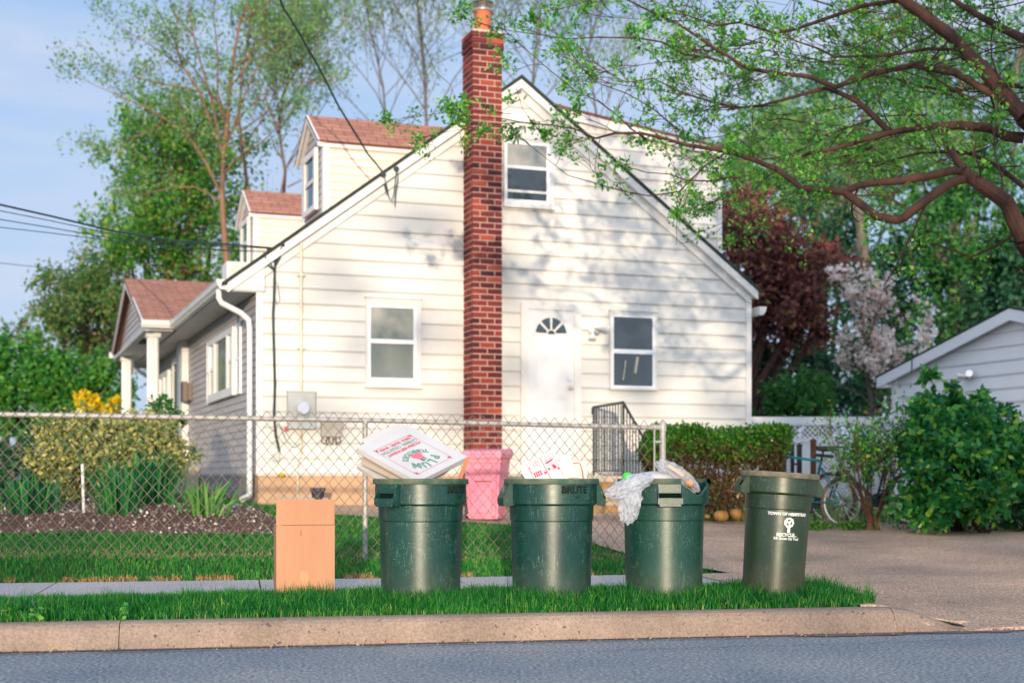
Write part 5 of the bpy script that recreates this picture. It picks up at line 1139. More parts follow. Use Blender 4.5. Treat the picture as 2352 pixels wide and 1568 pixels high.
ux=CX+F*(T_[:,0]+gb[0])/(T_[:,1]+gb[1]); T_=T_[(ux>1888)&(ux<2150)]; bc=cluster(T_[rr.permutation(len(T_))[:240]],13,.062,rr); leaves('blossom',bc,.09,MT['blossom'],dg,rr,aspect=.9); leaves('crown',cluster(T_[rr.permutation(len(T_))[:500]],3,.2,rr),.09,MT['blossomleaf'],dg,rr)
blob_tree('garden_shrub','rounded mid green shrub behind the white lattice fence',5.4,27.0,[B(1830,920,27,75,60),B(1870,900,27.2,50,45),B(1790,940,27,50,40)],4500,.09,MT['midgreen'],MT['trunk'],52)
blob_tree('evergreen_shrub','dusky evergreen filling the gap beside the house corner',4.9,31,[B(1740,860,31,60,60),B(1760,920,31,80,60),B(1840,840,32,90,60),B(1900,910,31,80,60),B(1740,790,31,50,50)],8000,.11,MT['darkgreen'],MT['trunk'],53,shell=.3)
for i,(lab,y,bl,n,mt,tk) in enumerate((
 ('tall dark tree behind the blossom tree',38,[B(1960,620,38,120,100),B(1900,520,39,110,90),B(2000,760,38,130,110),B(2080,640,38,110,120),B(1950,880,37,120,90),B(2060,880,37,120,90)],10000,'darkgreen',[(1990,1000,1995,700,1975,500,1950,400)]),
 ('tall green tree with pale forked trunk above the garage roof',37,[B(2180,560,37,120,110),B(2260,660,37,110,100),B(2120,470,38,110,90),B(2250,450,38,110,90),B(2160,760,36,90,70),B(2330,560,37,90,120)],11000,'midgreen',[(2230,1000,2222,740,2212,620,2240,500),(2222,740,2195,640,2150,560,2120,500)]),
 ('dark evergreen tree at the far right over the garage',36,[B(2340,640,36,90,100),B(2300,720,35,90,80),B(2400,600,36,100,140),B(2280,800,35,110,70),B(2380,760,35,100,90)],9000,'darkgreen',[(2340,1000,2335,760,2340,600,2350,500)]),
 ('tall spring green tree showing above the house right side',42,[B(1760,360,42,100,70),B(1850,430,42,120,90),B(1960,380,42,130,90),B(1700,430,42,60,60),B(2080,340,43,130,110),B(1860,300,43,120,90),B(1700,330,43,70,60)],15000,'sparse',[(1880,1000,1885,600,1870,420,1850,250),(1885,600,1930,480,1960,350,1990,250)]),
 ('tall leafy tree filling the upper right sky',45,[B(2200,300,45,150,130),B(2330,330,45,120,140),B(2240,160,46,160,120),B(2060,200,46,140,110),B(2380,120,46,130,140),B(1930,180,47,100,90),B(1800,250,47,120,100),B(2060,60,47,150,100)],14000,'midgreen',[(2200,1000,2190,600,2200,350,2210,150),(2200,400,2280,280,2330,180,2360,60)]))):
    k=bl[0]; tks=[]
    for q in tk: tks.append(([at(q[j],q[j+1],y) for j in range(0,8,2)],[.26,.2,.14,.07]))
    x=at(tk[0][0],1095,y)[0]; blob_tree('tall_tree',lab,x,y,bl,n,.17,MT[mt],MT['trunkgray'],60+i,tks,shell=.25,tr=.10)

# ------------------------------------------------------------------ hedge, bush, little shrub on the right
rh=np.random.RandomState(90); hz0=Z(2.4,17.6); hd=thing('hedge','clipped boxy hedge with bare reddish lower stems right of the fence post','hedge',(2.35,17.7,hz0))
X0,X1=-.64,.98; ht=1.53-hz0
def hpt(n,zlo,zhi,sh=.16):
    P=np.stack([rh.uniform(X0,X1,n),rh.uniform(-.5,.5,n),rh.uniform(zlo,zhi,n)],1); f=rh.randint(0,4,n)
    P[f<=1,1]=-.5+abs(rh.normal(size=(f<=1).sum()))*sh; P[f==2,2]=zhi-abs(rh.normal(size=(f==2).sum()))*sh*.6; P[f==3,0]=np.where(rh.rand((f==3).sum())<.5,X0,X1)
    P+= .05*np.stack([np.sin(P[:,2]*9+P[:,0]*5),np.sin(P[:,0]*7),np.sin(P[:,0]*6+P[:,1]*8)],1)+rh.normal(size=P.shape)*.018
    return P
top=hpt(9500,ht*.70,ht); low=hpt(14000,.20,ht*.84); leaves('leaves',top,.055,MT['hedgetop'],hd,rh,aspect=.55,up=.3); leaves('lower_leaves',low,.050,MT['hedgelow'],hd,rh,aspect=.5)
m=MB()
for i in range(90):
    x_=rh.uniform(X0+.05,X1-.05); y_=rh.uniform(-.42,.3); m.tube([(x_*.94,y_*.7,0),(x_+rh.normal()*.05,y_,ht*.4),(x_+rh.normal()*.1,y_+rh.normal()*.05,ht*.85)],[.012,.009,.004],4)
m.build('stems',MT['rust'],hd)
for i,(u,v,w_,h_) in enumerate(((1656,1184,17,10),(1690,1180,13,12),(1622,1187,10,7))):
    p=at(u,v,17.05); m=MB(); m.ball((0,0,0),(w_*.0052,.12,h_*.0052),10,rnd=.5)
    V=m.V[0]; V+= .012*np.sin(V*31+i); o=m.build('edging_stone',MT['ochre'],smooth=True,loc=[float(q) for q in p]); tag(o,['largest ochre stone at the foot of the hedge','tallest ochre stone under the right end of the hedge','smallest ochre stone at the foot of the hedge'][i],'stone','ochre stones along the hedge foot')
shrub('big_bush','large glossy green bush in front of the gray garage wall','bush',[B(2180,1010,16.2,110,90),B(2150,1090,15.9,90,90),B(2240,985,16.5,80,70),B(2200,1130,15.9,110,70),B(2290,1065,16.3,85,95),B(2140,950,16.4,50,60),B(2130,1015,16.2,60,60),B(2240,1090,15.9,90,90),B(2135,880,16.4,16,48),B(2250,915,16.6,22,36),B(2125,1160,15.7,70,50),B(2200,900,16.5,24,36),B(2320,1000,16.6,45,50)],9500,.10,MT['bush'],71,.55,.55,.03)
shrub('big_bush','deep green bush in shade at the far right edge','bush',[B(2340,1120,16.6,70,90),B(2380,1050,17,80,100),B(2370,1190,16.3,80,40)],4500,.08,MT['darkgreen'],72,.5,.5,.03)
# leaning stems at its foot
m=MB(); 
for L_ in (((2260,1225),(2225,1190),(2232,1130),(2222,1060)),((2262,1226),(2258,1180),(2240,1120),(2250,1050)),((2160,1222),(2195,1180),(2230,1130)),((2266,1226),(2290,1185),(2300,1140))): 
    P_=[at(u,v,16.0) for u,v in L_]; m.tube([q-at(2262,1226,16.0) for q in P_],np.linspace(.035,.015,len(P_)),6)
sp=thing('bush_stump','gnarled reddish brown stems at the foot of the big bush','stump',at(2262,1226,16.0)); m.build('stems',MT['trunk'],sp)
rr=np.random.RandomState(14); p=at(2004,1212,16.3); ls=thing('small_shrub','airy young shrub with reddish base stems before the bicycle','shrub',(p[0],p[1],Z(p[0],p[1]))); tips=[]; m=MB()
for i in range(11):
    az=rr.rand()*2*PI; lean=.12+.45*rr.rand(); q=np.array([.07*math.cos(az),.05*math.sin(az),0]); m.tube([q*1.2-[0,0,.05],q*.6+[0,0,.1],q+[0,0,.2]],[.028,.02,.012],6)
    grow(m,tips,q+[0,0,.18],(math.cos(az)*lean,math.sin(az)*lean*.6,1),.50+.30*rr.rand(),.010,1,rr,3,.38,.3,(3,5),.003)
m.build('stems',MT['rust'],ls); leaves('leaves',cluster(np.array(tips),3,.05,rr),.055,MT['bush'],ls,rr,aspect=.5,up=.4)
# weeds along the drive edge
V=[]; rr=np.random.RandomState(15); P=[]
for i in range(260):
    u=rr.choice([rr.uniform(1860,1900),rr.uniform(1930,2000),rr.uniform(2050,2350)]); y=16.2+rr.rand()*.5; q=at(u,1200,y); P.append((q[0],y,Z(q[0],y)+rr.rand()*.06))
leaves('ground_weeds',np.repeat(np.array(P),6,axis=0)+rr.normal(size=(1560,3))*[.05,.05,.02],.05,MT['hedgetop'],None,rr,kind='stuff',label='low green weeds along the back edge of the driveway')
blades('back_grass',np.array([(q:=at(rr.uniform(1500,2500),1200,yy:=rr.uniform(17.3,22)),(q[0],yy,Z(q[0],yy)-.01))[1] for _ in range(9000)]),.14,.012,MT['lawn'],rr,kind='stuff',label='long uncut grass behind the driveway')

# ------------------------------------------------------------------ bicycles
def bicycle(label,loc,heading,fm,seed,wheel_r=.325):
    t=thing('bicycle',label,'bicycle',loc,heading,'bicycles leaning by the dark fence'); r=wheel_r; wb=1.02
    for k,x_ in enumerate((0,wb)):
        m=MB(); n=28; ring=[(x_+r*math.cos(2*PI*i/n),0,r+r*math.sin(2*PI*i/n)) for i in range(n+1)]; m.tube(ring,.023,8,cap=False); w=m.build('wheel',MT['tiredusty'],t,smooth=True)
        m=MB(); ring=[(x_+(r-.035)*math.cos(2*PI*i/n),0,r+(r-.035)*math.sin(2*PI*i/n)) for i in range(n+1)]; m.tube(ring,.012,6,cap=False); m.build('rim',MT['steel'],w)
        m=MB()
        for i in range(18): an=2*PI*i/18; m.tube([(x_,.02*(1 if i%2 else -1),r),(x_+(r-.035)*math.cos(an),0,r+(r-.035)*math.sin(an))],.0018,3)
        m.tube([(x_,-.045,r),(x_,.045,r)],.022,8); m.build('spokes',MT['steel'],w)
    bb=(.43,0,.29); st_=(.30,0,.78); hd_=(.86,0,.84); hb=(.90,0,.70); m=MB()
    for a_,b_,q in ((bb,st_,.017),(st_,hd_,.017),(bb,hb,.020),(hd_,hb,.020)): m.tube([a_,b_],q,8)
    for y_ in (-.05,.05): m.tube([(0,y_,r),(.30,y_*.3,.70)],.009,6); m.tube([(0,y_,r),(bb[0],y_*.6,bb[2])],.010,6); m.tube([(.91,y_,.62),(wb,y_,r)],.013,6)
    m.tube([(.91,-.055,.64),(.91,.055,.64)],.016,6); m.build('frame',fm,t,smooth=True)
    m=MB(); m.tube([st_,(.27,0,.89)],.012,6); m.ball((.24,0,.92),(.14,.075,.03),10); m.ball((.15,0,.925),(.06,.09,.03),8); m.build('saddle',MT['tirerubber'],t,smooth=True)
    m=MB(); m.tube([hd_,(.84,0,.99)],.012,6); m.tube([(.80,-.30,1.03),(.86,-.18,1.0),(.86,.18,1.0),(.80,.30,1.03)],.012,6); m.build('handlebar',MT['steel'],t,smooth=True)
    m=MB(); m.tube([(bb[0],-.06,bb[2]),(bb[0],-.045,bb[2])],.09,18); m.tube([(bb[0],-.07,bb[2]),(bb[0]+.12,-.07,bb[2]-.12)],.01,5); m.tube([(bb[0],.07,bb[2]),(bb[0]-.12,.07,bb[2]+.12)],.01,5); m.box(bb[0]+.08,bb[0]+.17,-.16,-.07,bb[2]-.135,bb[2]-.11); m.box(bb[0]-.17,bb[0]-.08,.07,.16,bb[2]+.11,bb[2]+.135); m.tube([(0,-.04,r),(0,-.05,r)],.045,12); m.build('crank',MT['black'],t)
    m=MB(); m.tube([(0,-.047,r+.04),(bb[0],-.052,bb[2]+.088)],.004,4); m.tube([(0,-.047,r-.04),(bb[0],-.052,bb[2]-.088)],.004,4); m.build('chain',MT['black'],t)
    return t
bx,by=at(1934,1159,16.75)[:2]
bicycle('teal framed bicycle leaning between the olive bin and the airy shrub',(bx,by,Z(bx,by)+.005),R(180-49),MT['teal'],1,.285)
bx2,by2=at(2092,1159,17.2)[:2]; bicycle('dark framed bicycle half hidden behind the shrub and big bush',(bx2,by2,Z(bx2,by2)+.005),R(180-35),MT['navy'],2,.31)

# ------------------------------------------------------------------ dark fence, vinyl fence, garage
df=thing('iron_fence','low dark wire fence and gate posts behind the bicycles','fence',(0,0,0)); 
def dpost(u,vt,y,r,mt): p=at(u,vt,y); m=MB(); z=Z(p[0],y); m.tube([(p[0],y,z-.05),(p[0],y,p[2])],r,8); m.lathe([(r*1.2,0),(r*1.2,.02),(0,.05)],8,p[0],y,p[2]); m.build('post',mt,df); return p
dpost(1820,1020,19.4,.028,MT['black']); dpost(1836,1025,19.3,.036,MT['black']); dpost(1868,1014,19.2,.040,MT['rust']); dpost(1803,1024,19.6,.022,MT['black']); dpost(2330,1016,18.6,.035,MT['rust'])
m=MB(); m.tube([at(1790,1037,19.6),at(1820,1044,19.4)],.018,6); m.tube([at(1868,1026,19.2),at(2000,1027,18.9)],.014,6); m.tube([at(1868,1044,19.2),at(1915,1048,19.1)],.022,6); m.tube([at(1820,1066,19.4),at(1836,1064,19.3)],.014,6); m.build('rail',MT['black'],df)
m=MB(); m.tube([at(2000,1027,18.9),at(2360,1016,18.5),at(2450,1013,18.4)],.026,8); m.build('rail',MT['rust'],df)
m=MB()
def dmesh(u0,u1,vt,y,n,vb=1200):
    A=at(u0,vt,y);B_=at(u1,vt,y); zb=Z(A[0],y); H=A[2]-zb; Wd=B_[0]-A[0]
    for i in range(-int(H/.055),n):
        for sg in (1,-1):
            x0=A[0]+i*.06 if sg>0 else B_[0]-i*.06; x1=x0+sg*H; a_=np.array([x0,y,A[2]]); b_=np.array([x1,y,zb]); 
            t0=max(0,(A[0]-x0)/(x1-x0)) if sg>0 else max(0,(x0-B_[0])/(x0-x1)); t1=min(1,(B_[0]-x0)/(x1-x0)) if sg>0 else min(1,(x0-A[0])/(x0-x1))
            if t1-t0>.02: m.tube([a_+(b_-a_)*t0,a_+(b_-a_)*t1],.0028,3,cap=False)
dmesh(1792,1820,1040,19.5,4); m.build('wire_mesh',MT['black'],df); m=MB(); dmesh(1870,2010,1046,19.05,14); m.build('wire_mesh',MT['black'],df)
vf=thing('vinyl_fence','white vinyl fence topped with lattice beyond the hedge','fence',(0,0,0)); y=25.0
def vx(u): return at(u,0,y)[0]
zt=at(0,957,y)[2]; zr=at(0,976,y)[2]; zl=at(0,1005,y)[2]
m=MB(); m.box(vx(1560),vx(2110),y-.03,y+.03,zr,zt); m.box(vx(1560),vx(2110),y-.03,y+.03,zl-.09,zl); m.box(vx(1560),vx(2110),y-.02,y+.02,.45,zl-.0901); m.build('panel',MT['vinyl'],vf)
m=MB(); x_=vx(1560); 
n=int((vx(2110)-vx(1560))/.088)
for i in range(-3,n+2):
    for sg in (1,-1):
        xc=x_+i*.088+.1; H=zr-zl; m.prism([(xc-.017,0),(xc+.017,0),(xc+.017+sg*H,H),(xc-.017+sg*H,H)],(0,y+(.006*sg),zl),(1,0,0),(0,0,1),(0,1,0),-.004,.004)
m.build('lattice',MT['vinyl'],vf)
m=MB()
for u in (1585,2070):
    pass
p=vx(2072); 
for u in (1610,2072-0): q=vx(u); q=vx(u) if u<2000 else vx(2072); m.box(q-.07,q+.07,y-.085,y+.055,.4,zt+.04)
m.build('post',MT['vinyl'],vf); m=MB()
for u in (1610,2072): q=vx(u); m.add([(q-.085,y-.10,zt+.04),(q+.085,y-.10,zt+.04),(q+.085,y+.07,zt+.04),(q-.085,y+.07,zt+.04),(q,y-.015,zt+.10)],[(0,1,4),(1,2,4),(2,3,4),(3,0,4),(3,2,1,0)])
m.build('post_cap',MT['vinyl'],vf)
# garage: local x along the wall toward the camera, y out to the right
gd=np.array([.342,-.940]); ga=math.atan2(gd[1],gd[0]); gr=thing('garage','low white sided garage at the right edge behind the big bush','garage',(6.34,23.6,0),ga)
gz=lambda x: 3.43-.2405*abs(x-3.04)   # roof line
m=MB(); m.prism([(0,.5),(6.08,.5),(6.08,gz(6.08)-.05),(3.04,3.38),(0,gz(0)-.05)],(0,0,0),X,Zv3,Y,.0,.1)
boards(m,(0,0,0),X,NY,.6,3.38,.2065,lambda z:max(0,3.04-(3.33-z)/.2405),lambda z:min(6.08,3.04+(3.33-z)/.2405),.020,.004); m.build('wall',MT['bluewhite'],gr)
m=MB(); m.box(-.02,.09,-.03,.02,.5,gz(0)-.1)
for a_,b_ in ((-.26,3.04),(6.3,3.04)): m.prism([(a_,gz(a_)-.20),(b_,gz(b_)-.20),(b_,gz(b_)-.03),(a_,gz(a_)-.03)],(0,0,0),X,Zv3,Y,-.16,-.13)
m.box(-.26,-.02,-.14,.0,gz(-.26)-.20,gz(-.26)-.15); m.build('trim',MT['bluewhite'],gr)
m=MB(); slab(m,(-.30,-.17,gz(-.30)-.0),(-.30,5,gz(-.30)-.0),(3.04,5,3.43),(3.04,-.17,3.43),.024); slab(m,(6.4,5,gz(6.4)),(6.4,-.17,gz(6.4)),(3.04,-.17,3.43),(3.04,5,3.43),.024); m.build('roof',MT['dark'],gr)
m=MB(); m.box(-.02,.02,.0201,5,.5,gz(0)-.1); m.build('rear_wall',MT['siding'],gr)
m=MB(); m.tube([(2.0,-.02,2.48),(2.0,-.08,2.48)],.05,10); m.tube([(2.0,-.07,2.48),(1.88,-.16,2.50)],[.02,.055],10); m.tube([(2.02,-.07,2.48),(2.14,-.16,2.52)],[.02,.055],10); m.build('flood_light',MT['chrome'],gr)
m=MB(); m.tube([(.74,-.18,gz(.74)-.02),(.74,-.19,gz(.74)-.25)],.008,4); m.build('hanging_wire',MT['cable'],gr)

# ------------------------------------------------------------------ overhanging tree at the right
rt=np.random.RandomState(123); ty=12.6; base=np.array([5.15,13.2,Z(5.15,13.2)-.05])
ft=thing('overhanging_tree','near tree with spreading reddish limbs overhanging from the right','tree',base)
mt_=MB(); mbn=MB(); tips=[]; tw=[]
def limb(L,r0,r1,y0,y1,dens=1.0,twl=.75,lv=2,mb=None,up=.1):
    n=len(L); P=[]; ys=np.linspace(y0,y1,n)
    for i,(u,v) in enumerate(L): P.append(at(u,v,ys[i])-base)
    r0=r0*.86; r1=r1*.86
    (mb or mbn).tube(P,np.linspace(r0,r1,n),12 if r0>.02 else 6)
    P=np.array(P); seg=np.linalg.norm(P[1:]-P[:-1],axis=1); tot=seg.sum(); cnt=int(tot*dens*5.0)
    for k in range(cnt):
        d=rt.rand()*tot; i=0
        while i<len(seg)-1 and d>seg[i]: d-=seg[i]; i+=1
        f=d/seg[i]; p=P[i]+(P[i+1]-P[i])*min(1,f); t=(P[i+1]-P[i])/seg[i]; dv=t*.9+rand_unit(1,rt)[0]*.9; dv[2]+=up
        grow(mbn,tips,p,dv,twl*(.35+.8*rt.rand()),max(.0045,min(.012,r1*.6)),lv,rt,3,.5,.12,(3,4),.0026,.16)
    for q in (0,1): grow(mbn,tips,P[-1],P[-1]-P[-2],twl*.6,.006,2,rt,3,.5,.1,(3,4),.0026)
# trunk outside the frame, joining the limbs that enter it
mt_.tube([(0,0,0),(-.02,.02,.8),(.02,-.1,1.6),at(2500,720,12.9)-base,at(2440,640,12.8)-base,at(2385,590,12.7)-base,at(2352,547,12.6)-base],[.26,.21,.19,.17,.14,.115,.10],10)
mt_.tube([(.02,-.1,1.6),at(2560,560,12.9)-base,at(2500,400,12.8)-base,at(2420,320,12.7)-base,at(2352,266,12.6)-base],[.18,.15,.13,.11,.095],10)
mt_.build('trunk',MT['trunk'],ft,smooth=True)
limb([(2352,547),(2330,504),(2312,464),(2272,437),(2229,407),(2211,392)],.095,.060,12.6,12.4,.5)
limb([(2211,392),(2186,392),(2132,405),(2060,416),(2006,419),(1970,427),(1941,441)],.045,.036,12.4,12.7,.6)
limb([(1941,441),(1898,437),(1840,432),(1819,414),(1783,389),(1736,369),(1693,355),(1646,344),(1578,333),(1520,317),(1473,306),(1412,306),(1369,318)],.036,.012,12.7,13.8,.75,.6)
limb([(1412,306),(1369,318),(1322,297),(1268,288),(1196,281),(1153,272),(1090,270)],.010,.004,13.6,14.2,.5,.42)
limb([(2218,410),(2186,418),(2150,443),(2107,475),(2078,499),(2060,506),(2013,497),(1981,472),(1956,454),(1941,443)],.050,.040,12.4,12.7,.45)
limb([(2211,392),(2200,371),(2186,346),(2168,310),(2157,295)],.042,.030,12.4,12.9,.6)
limb([(2352,317),(2312,313),(2276,295),(2204,288),(2150,290),(2096,295),(2042,306),(1988,320),(1916,342),(1844,356),(1786,362)],.062,.012,12.8,13.2,.8)
limb([(2042,302),(2006,266),(1970,234),(1934,216),(1898,203),(1862,212),(1808,227),(1754,241),(1693,248)],.036,.010,13.1,13.4,1.0)
limb([(2352,266),(2330,245),(2305,212),(2258,158),(2229,133),(2186,83),(2150,58),(2110,25),(2071,0),(2030,-40),(1980,-90)],.088,.045,12.6,13.0,.8)
limb([(2250,150),(2193,115),(2132,112),(2042,128),(1916,131),(1880,112),(1826,94)],.022,.008,12.8,13.2,1.0)
limb([(2071,0),(1981,14),(1898,43),(1826,68),(1779,76),(1700,52),(1646,58),(1590,40)],.025,.008,13.0,13.5,1.1)
limb([(1855,176),(1790,169),(1718,158),(1693,144),(1668,126),(1646,115),(1610,90),(1556,54),(1484,22),(1441,0)],.024,.010,13.2,13.8,.8)
limb([(1855,176),(1920,200),(2000,170),(2100,150),(2200,170),(2300,230)],.024,.04,13.2,12.7,.9)
limb([(1674,146),(1628,133),(1574,126),(1520,97),(1466,88),(1376,86),(1304,90),(1232,79),(1178,72),(1130,62),(1095,50)],.013,.003,13.4,14.6,.62,.42)
limb([(1484,320),(1448,295),(1419,266),(1376,234),(1322,209),(1268,166),(1214,119),(1174,83)],.010,.003,13.7,14.4,.45,.45)
limb([(1700,409),(1674,407),(1628,416),(1574,414),(1538,400),(1484,396)],.012,.005,13.2,13.7,.9,.4)
limb([(1700,330),(1620,380),(1560,440),(1491,450),(1430,439),(1369,421),(1304,403),(1250,360),(1218,335)],.010,.003,13.4,14.2,.75,.42)
limb([(1441,0),(1400,-20),(1330,10),(1290,20)],.008,.003,13.8,14.3,.9,.4)
limb([(1560,300),(1500,250),(1440,215),(1370,190),(1330,150)],.009,.003,13.7,14.1,1.1,.45)
limb([(1700,250),(1620,230),(1560,210),(1500,180),(1440,190),(1400,170)],.012,.003,13.4,13.9,1.2,.5)
limb([(1196,281),(1130,286),(1040,300),(990,312)],.005,.002,14.1,14.5,.9,.3)
limb([(1300,90),(1240,60),(1130,240),(1120,300)][:2],.005,.002,14.3,14.6,.8,.3)
limb([(1174,262),(1080,255),(1000,262),(930,272),(905,275)],.004,.002,14.2,14.8,.8,.25)
limb([(1185,200),(1200,250),(1230,290)],.004,.002,14.1,14.2,1.3,.22)
limb([(975,100),(1000,165),(1035,195),(1060,262)],.004,.002,14.6,14.4,.8,.2)
limb([(2352,200),(2280,190),(2200,210),(2120,200),(2050,180)],.03,.01,13.6,14.2,1.3)
limb([(2352,430),(2290,380),(2220,350),(2120,350),(2040,370)],.03,.01,13.8,14.6,1.2)
limb([(2352,90),(2290,60),(2220,20),(2160,-20)],.05,.02,13.2,13.8,1.1)
limb([(2352,520),(2300,560),(2230,590),(2150,560),(2080,580)],.02,.006,13.6,14.6,.7,.5)
for k in range(42):                        # finer limbs through the crown, above and behind the main ones
    u=2400-rt.rand()*800; v=-60+rt.rand()*480; 
    if v>250+(u-1600)*.35: continue
    y=13.2+2.2*rt.rand(); L=[(u,v)]; du=-50-70*rt.rand(); dv=-35+70*rt.rand()
    for j in range(4): L.append((L[-1][0]+du*(.6+.6*rt.rand()),L[-1][1]+dv+rt.normal()*18))
    limb(L,.009,.003,y,y+.5,.9,.6)
mbn.build('branches',MT['twig'],ft)
T_=np.array(tips); print('fg tips',len(T_)); 
T_=T_[rt.rand(len(T_))<.36]; leaves('crown',cluster(T_,9,.030,rt),.044,MT['fg'],ft,rt,aspect=.62,up=.1)

# ------------------------------------------------------------------ tall airy trees at the left, limbs drawn one by one
def airy(label,y,trunk,tr,limbs,seed,leafmat,bark,per=5,ls=.11,keep=.6,twl=1.5,dens=.36,sp=.10):
    global base,mbn,tips,rt
    rt=np.random.RandomState(seed); p=at(trunk[0][0],1095,y); base=np.array([p[0],y,Z(p[0],y)-.05]); t=thing('airy_tree',label,'tree',base); tips=[]
    mbn=MB(); m=MB(); P=[np.zeros(3)]+[at(u,v,y)-base for u,v in trunk]; m.tube(P,np.linspace(tr,tr*.22,len(P)),9); m.build('trunk',bark,t,smooth=True)
    for i,L in enumerate(limbs): limb(L,tr*(.5 if len(L)>5 else .35),tr*.10,y,y+rt.uniform(-1.5,1.5),dens,twl,2,up=.35)
    mbn.build('branches',bark,t); T_=np.array(tips); T_=T_[rt.rand(len(T_))<keep]; print(label,len(T_)); leaves('crown',cluster(T_,per,sp,rt),ls,leafmat,t,rt,aspect=.55)
airy('tall airy tree with tan trunk and wide thin limbs left of the dormers',33,[(524,900),(523,634),(512,500),(510,441),(514,357),(523,273),(529,189),(538,126),(550,55),(575,0),(590,-60)],.085,
 [[(510,349),(479,269),(458,210),(420,155),(378,126),(336,97),(300,78)],[(504,441),(475,378),(433,311),(378,273),(328,244),(269,218),(212,193)],[(538,160),(559,139),(609,97),(651,63),(690,30)],
  [(510,349),(487,231),(462,147),(445,84),(433,17),(430,-40)],[(520,300),(500,210),(500,120),(490,30),(500,-50)],[(529,200),(570,150),(590,80),(620,0)],[(515,330),(560,260),(600,220),(650,190),(700,190)],
  [(512,400),(560,350),(600,330),(640,290)],[(420,155),(400,90),(370,40),(350,0)],[(458,210),(410,200),(360,190),(320,180),(280,170)],[(378,273),(350,300),(300,320),(260,330)],[(445,84),(400,30),(380,-30)],
  [(514,357),(540,280),(570,200),(600,140),(640,110)],[(550,55),(600,20),(650,-30)],[(433,311),(420,250),(400,220),(370,200)],[(504,460),(450,430),(400,430),(350,440)],[(523,273),(470,190),(440,150),(400,110)]],301,MT['sparse'],MT['trunklit'],per=8,ls=.085,keep=.62,twl=1.35,dens=.5,sp=.12)
airy('slender forked tree in front of the sky between the dormers',36,[(605,900),(600,620),(570,440),(556,336),(548,270),(556,180),(570,90),(580,10)],.07,
 [[(600,560),(640,470),(655,390),(640,300),(655,210),(700,130)],[(655,390),(690,320),(720,250),(760,200)],[(556,336),(600,280),(640,200),(660,120),(650,40)],[(640,300),(610,230),(620,150),(600,60)],[(556,300),(610,260),(690,230),(740,160),(770,90)],[(655,250),(700,180),(730,100),(740,20)],[(660,430),(720,400),(760,340)]],302,MT['sparse'],MT['trunklit'],per=6,ls=.08,keep=.42,twl=1.4,sp=.14)
rfan=np.random.RandomState(9)
def fan(cx,cy,n,r0,r1,a0,a1):
    out=[]
    for i in range(n):
        a=a0+(a1-a0)*(i+rfan.rand())/n; r=r0+(r1-r0)*rfan.rand(); out.append([(cx+r*f*math.cos(a)+rfan.normal()*6,cy-r*f*math.sin(a)*1.0-14*f*(1-f)+rfan.normal()*6) for f in (.15,.4,.65,.85,1)])
    return out
airy('loose bright green tree spreading low behind the tan trunked tree',37.5,[(425,1000),(425,800),(420,640),(415,520),(412,420),(415,330)],.07,fan(420,640,10,100,185,.5,2.9)+fan(416,540,10,90,175,.4,2.8)+fan(414,460,9,80,170,.5,2.6)+fan(410,400,6,60,130,.8,2.4)+fan(420,720,8,110,200,.1,3.0),303,MT['dense'],MT['trunklit'],per=8,ls=.14,keep=.6,twl=1.15,dens=.42,sp=.17)
airy('ragged bronze leafed tree reaching out low at the left',36.5,[(215,1060),(215,940),(210,860),(212,780),(220,700)],.06,fan(212,880,8,90,170,.5,2.9)+fan(212,800,8,70,140,.6,2.7)+fan(216,740,6,50,100,.7,2.5),304,MT['bronze'],MT['trunk'],per=8,ls=.12,keep=.62,twl=1.0,dens=.42,sp=.15)

# ------------------------------------------------------------------ unseen trees and hedges, added behind the camera to shade this side
def caster(label,x,y,blobs,n,ls,seed,mat='fg'):
    nm='unseen_shade_hedge' if 'hedge' in label or 'shrub' in label else 'unseen_shade_tree'
    return blob_tree(nm,label,x,y,blobs,n,ls,MT[mat],MT['trunk'],seed,cat='hedge' if nm=='unseen_shade_hedge' else 'tree',shell=.2,tr=.035)
YC=-12.0
caster('unseen dense tree added across the road to shade the right side',7.2,YC,[(7.1,YC,5.2,2.4,1.8,3.0),(8.6,YC,7.2,2.0,2,2.6),(6.3,YC,8.2,1.9,1.5,2.2),(7.4,YC,3.2,2.2,1.5,1.6)],15000,.28,201)
def TT(x,z,y): d=19.5-y; return x+.03*d,y,z+.0945*d
YM=-26.0
caster('unseen light crowned tree added across the road to dapple the house wall',4.4,YM,[TT(x,z,YM)+(a,1,b) for x,z,a,b in ((3.2,4.5,1.0,.7),(2.2,2.6,1.1,.6),(1.2,5.6,1.1,.7),(3.4,2.0,.8,.4),(-.2,3.6,1.0,.5),(.4,2.4,.9,.35),(-1.6,4.4,.9,.4),(3.0,6.2,1,.5),(-1.8,2.6,.7,.35),(1.8,3.9,.8,.4),(-.2,5.2,.8,.4),(-2.3,3.5,.7,.35),(-1.1,2.9,.7,.35),(-2.6,1.7,.6,.3),(-.6,1.9,.6,.25))],2700,.20,202)
caster('unseen low hedge added across the road to shade the kerb foot',2.0,YC-.5,[(x,YC-.5,.65,1.25,.6,.93+.08*math.sin(x*2.3)) for x in (-1.6,0,1.6,3.2,4.8,6.4)],16000,.13,204)
caster('unseen low shrub added across the road to shade the left side',-5.2,YC,[(-5.2,YC,1.5,2.9,1,1.5),(-3.2,YC,1.3,1.3,1,1.25),(-8,YC,1.8,3,1.2,2.1)],14000,.16,203)

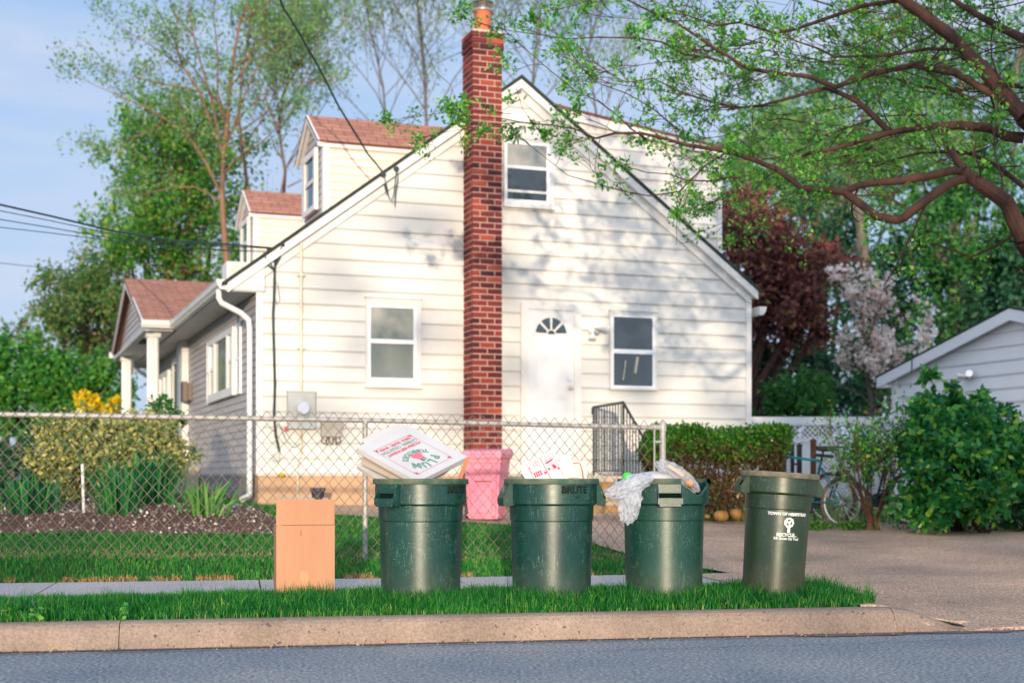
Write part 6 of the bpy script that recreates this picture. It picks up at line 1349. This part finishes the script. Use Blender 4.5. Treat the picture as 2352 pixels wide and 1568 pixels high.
# ================================================================== light, sky, camera
SEL=R(5.4); LD=Vector((-.03,1,-math.tan(SEL))).normalized()
sun=bpy.data.lights.new('sun','SUN'); sun.energy=2.9; sun.angle=R(.8); sun.color=(1.0,.82,.60)
so=bpy.data.objects.new('sun',sun); C.objects.link(so); so.rotation_euler=LD.to_track_quat('-Z','Y').to_euler(); so.location=(0,-20,10)
w=bpy.data.worlds.new('World'); bpy.context.scene.world=w; w.use_nodes=True; N=w.node_tree.nodes; L=w.node_tree.links
bgn=N['Background']; sky=N.new('ShaderNodeTexSky'); sky.sky_type='NISHITA'; sky.sun_disc=False; sky.sun_elevation=SEL; sky.sun_rotation=R(178.3); sky.air_density=1.0; sky.dust_density=.6; sky.ozone_density=2.0
bgn.inputs['Strength'].default_value=.15
tc=N.new('ShaderNodeTexCoord'); mp=N.new('ShaderNodeMapping'); mp.inputs['Scale'].default_value=(1.0,1.0,4.5); mp.inputs['Rotation'].default_value=(0,R(12),0); L.new(tc.outputs['Generated'],mp.inputs['Vector'])
nz=N.new('ShaderNodeTexNoise'); nz.inputs['Scale'].default_value=2.2; nz.inputs['Detail'].default_value=5; nz.inputs['Roughness'].default_value=.55; L.new(mp.outputs[0],nz.inputs['Vector'])
cr_=N.new('ShaderNodeValToRGB'); cr_.color_ramp.elements[0].position=.38; cr_.color_ramp.elements[0].color=(0,0,0,1); cr_.color_ramp.elements[1].position=.66; cr_.color_ramp.elements[1].color=(1,1,1,1); L.new(nz.outputs['Fac'],cr_.inputs['Fac'])
bs_=N.new('ShaderNodeMix'); bs_.data_type='RGBA'; bs_.inputs['Factor'].default_value=.72; L.new(sky.outputs[0],bs_.inputs['A']); bs_.inputs['B'].default_value=(1.35,2.25,3.95,1)
mx=N.new('ShaderNodeMix'); mx.data_type='RGBA'; L.new(cr_.outputs['Color'],mx.inputs['Factor']); L.new(bs_.outputs['Result'],mx.inputs['A']); mx.inputs['B'].default_value=(2.6,2.95,3.65,1)
sp_=N.new('ShaderNodeSeparateXYZ'); L.new(tc.outputs['Generated'],sp_.inputs[0]); mr_=N.new('ShaderNodeMapRange'); mr_.interpolation_type='SMOOTHSTEP'
mr_.inputs['From Min'].default_value=.15; mr_.inputs['From Max'].default_value=-.8; L.new(sp_.outputs['Y'],mr_.inputs['Value'])
m2_=N.new('ShaderNodeMix'); m2_.data_type='RGBA'; L.new(mr_.outputs[0],m2_.inputs['Factor']); L.new(mx.outputs['Result'],m2_.inputs['A']); m2_.inputs['B'].default_value=(5.3,5.9,7.0,1)   # brighter sky round the low sun
L.new(m2_.outputs['Result'],bgn.inputs['Color'])
cam=bpy.data.cameras.new('camera'); co=bpy.data.objects.new('camera',cam); C.objects.link(co); co.location=(0,0,CZ); co.rotation_euler=(R(90),0,0)
cam.lens=50; cam.sensor_width=36; cam.shift_y=(HV-784)/2352; cam.clip_end=2000; cam.clip_start=.1
cam.dof.use_dof=True; cam.dof.focus_distance=9.0; cam.dof.aperture_fstop=2.1
sc_=bpy.context.scene; sc_.camera=co
sc_.view_settings.view_transform='Standard'; sc_.view_settings.look='None'; sc_.view_settings.exposure=.71; sc_.view_settings.gamma=1; sc_.view_settings.use_curve_mapping=False
sc_.cycles.max_bounces=6; sc_.cycles.transparent_max_bounces=12; sc_.cycles.caustics_reflective=False; sc_.cycles.caustics_refractive=False
sc_.cycles.use_denoising=True
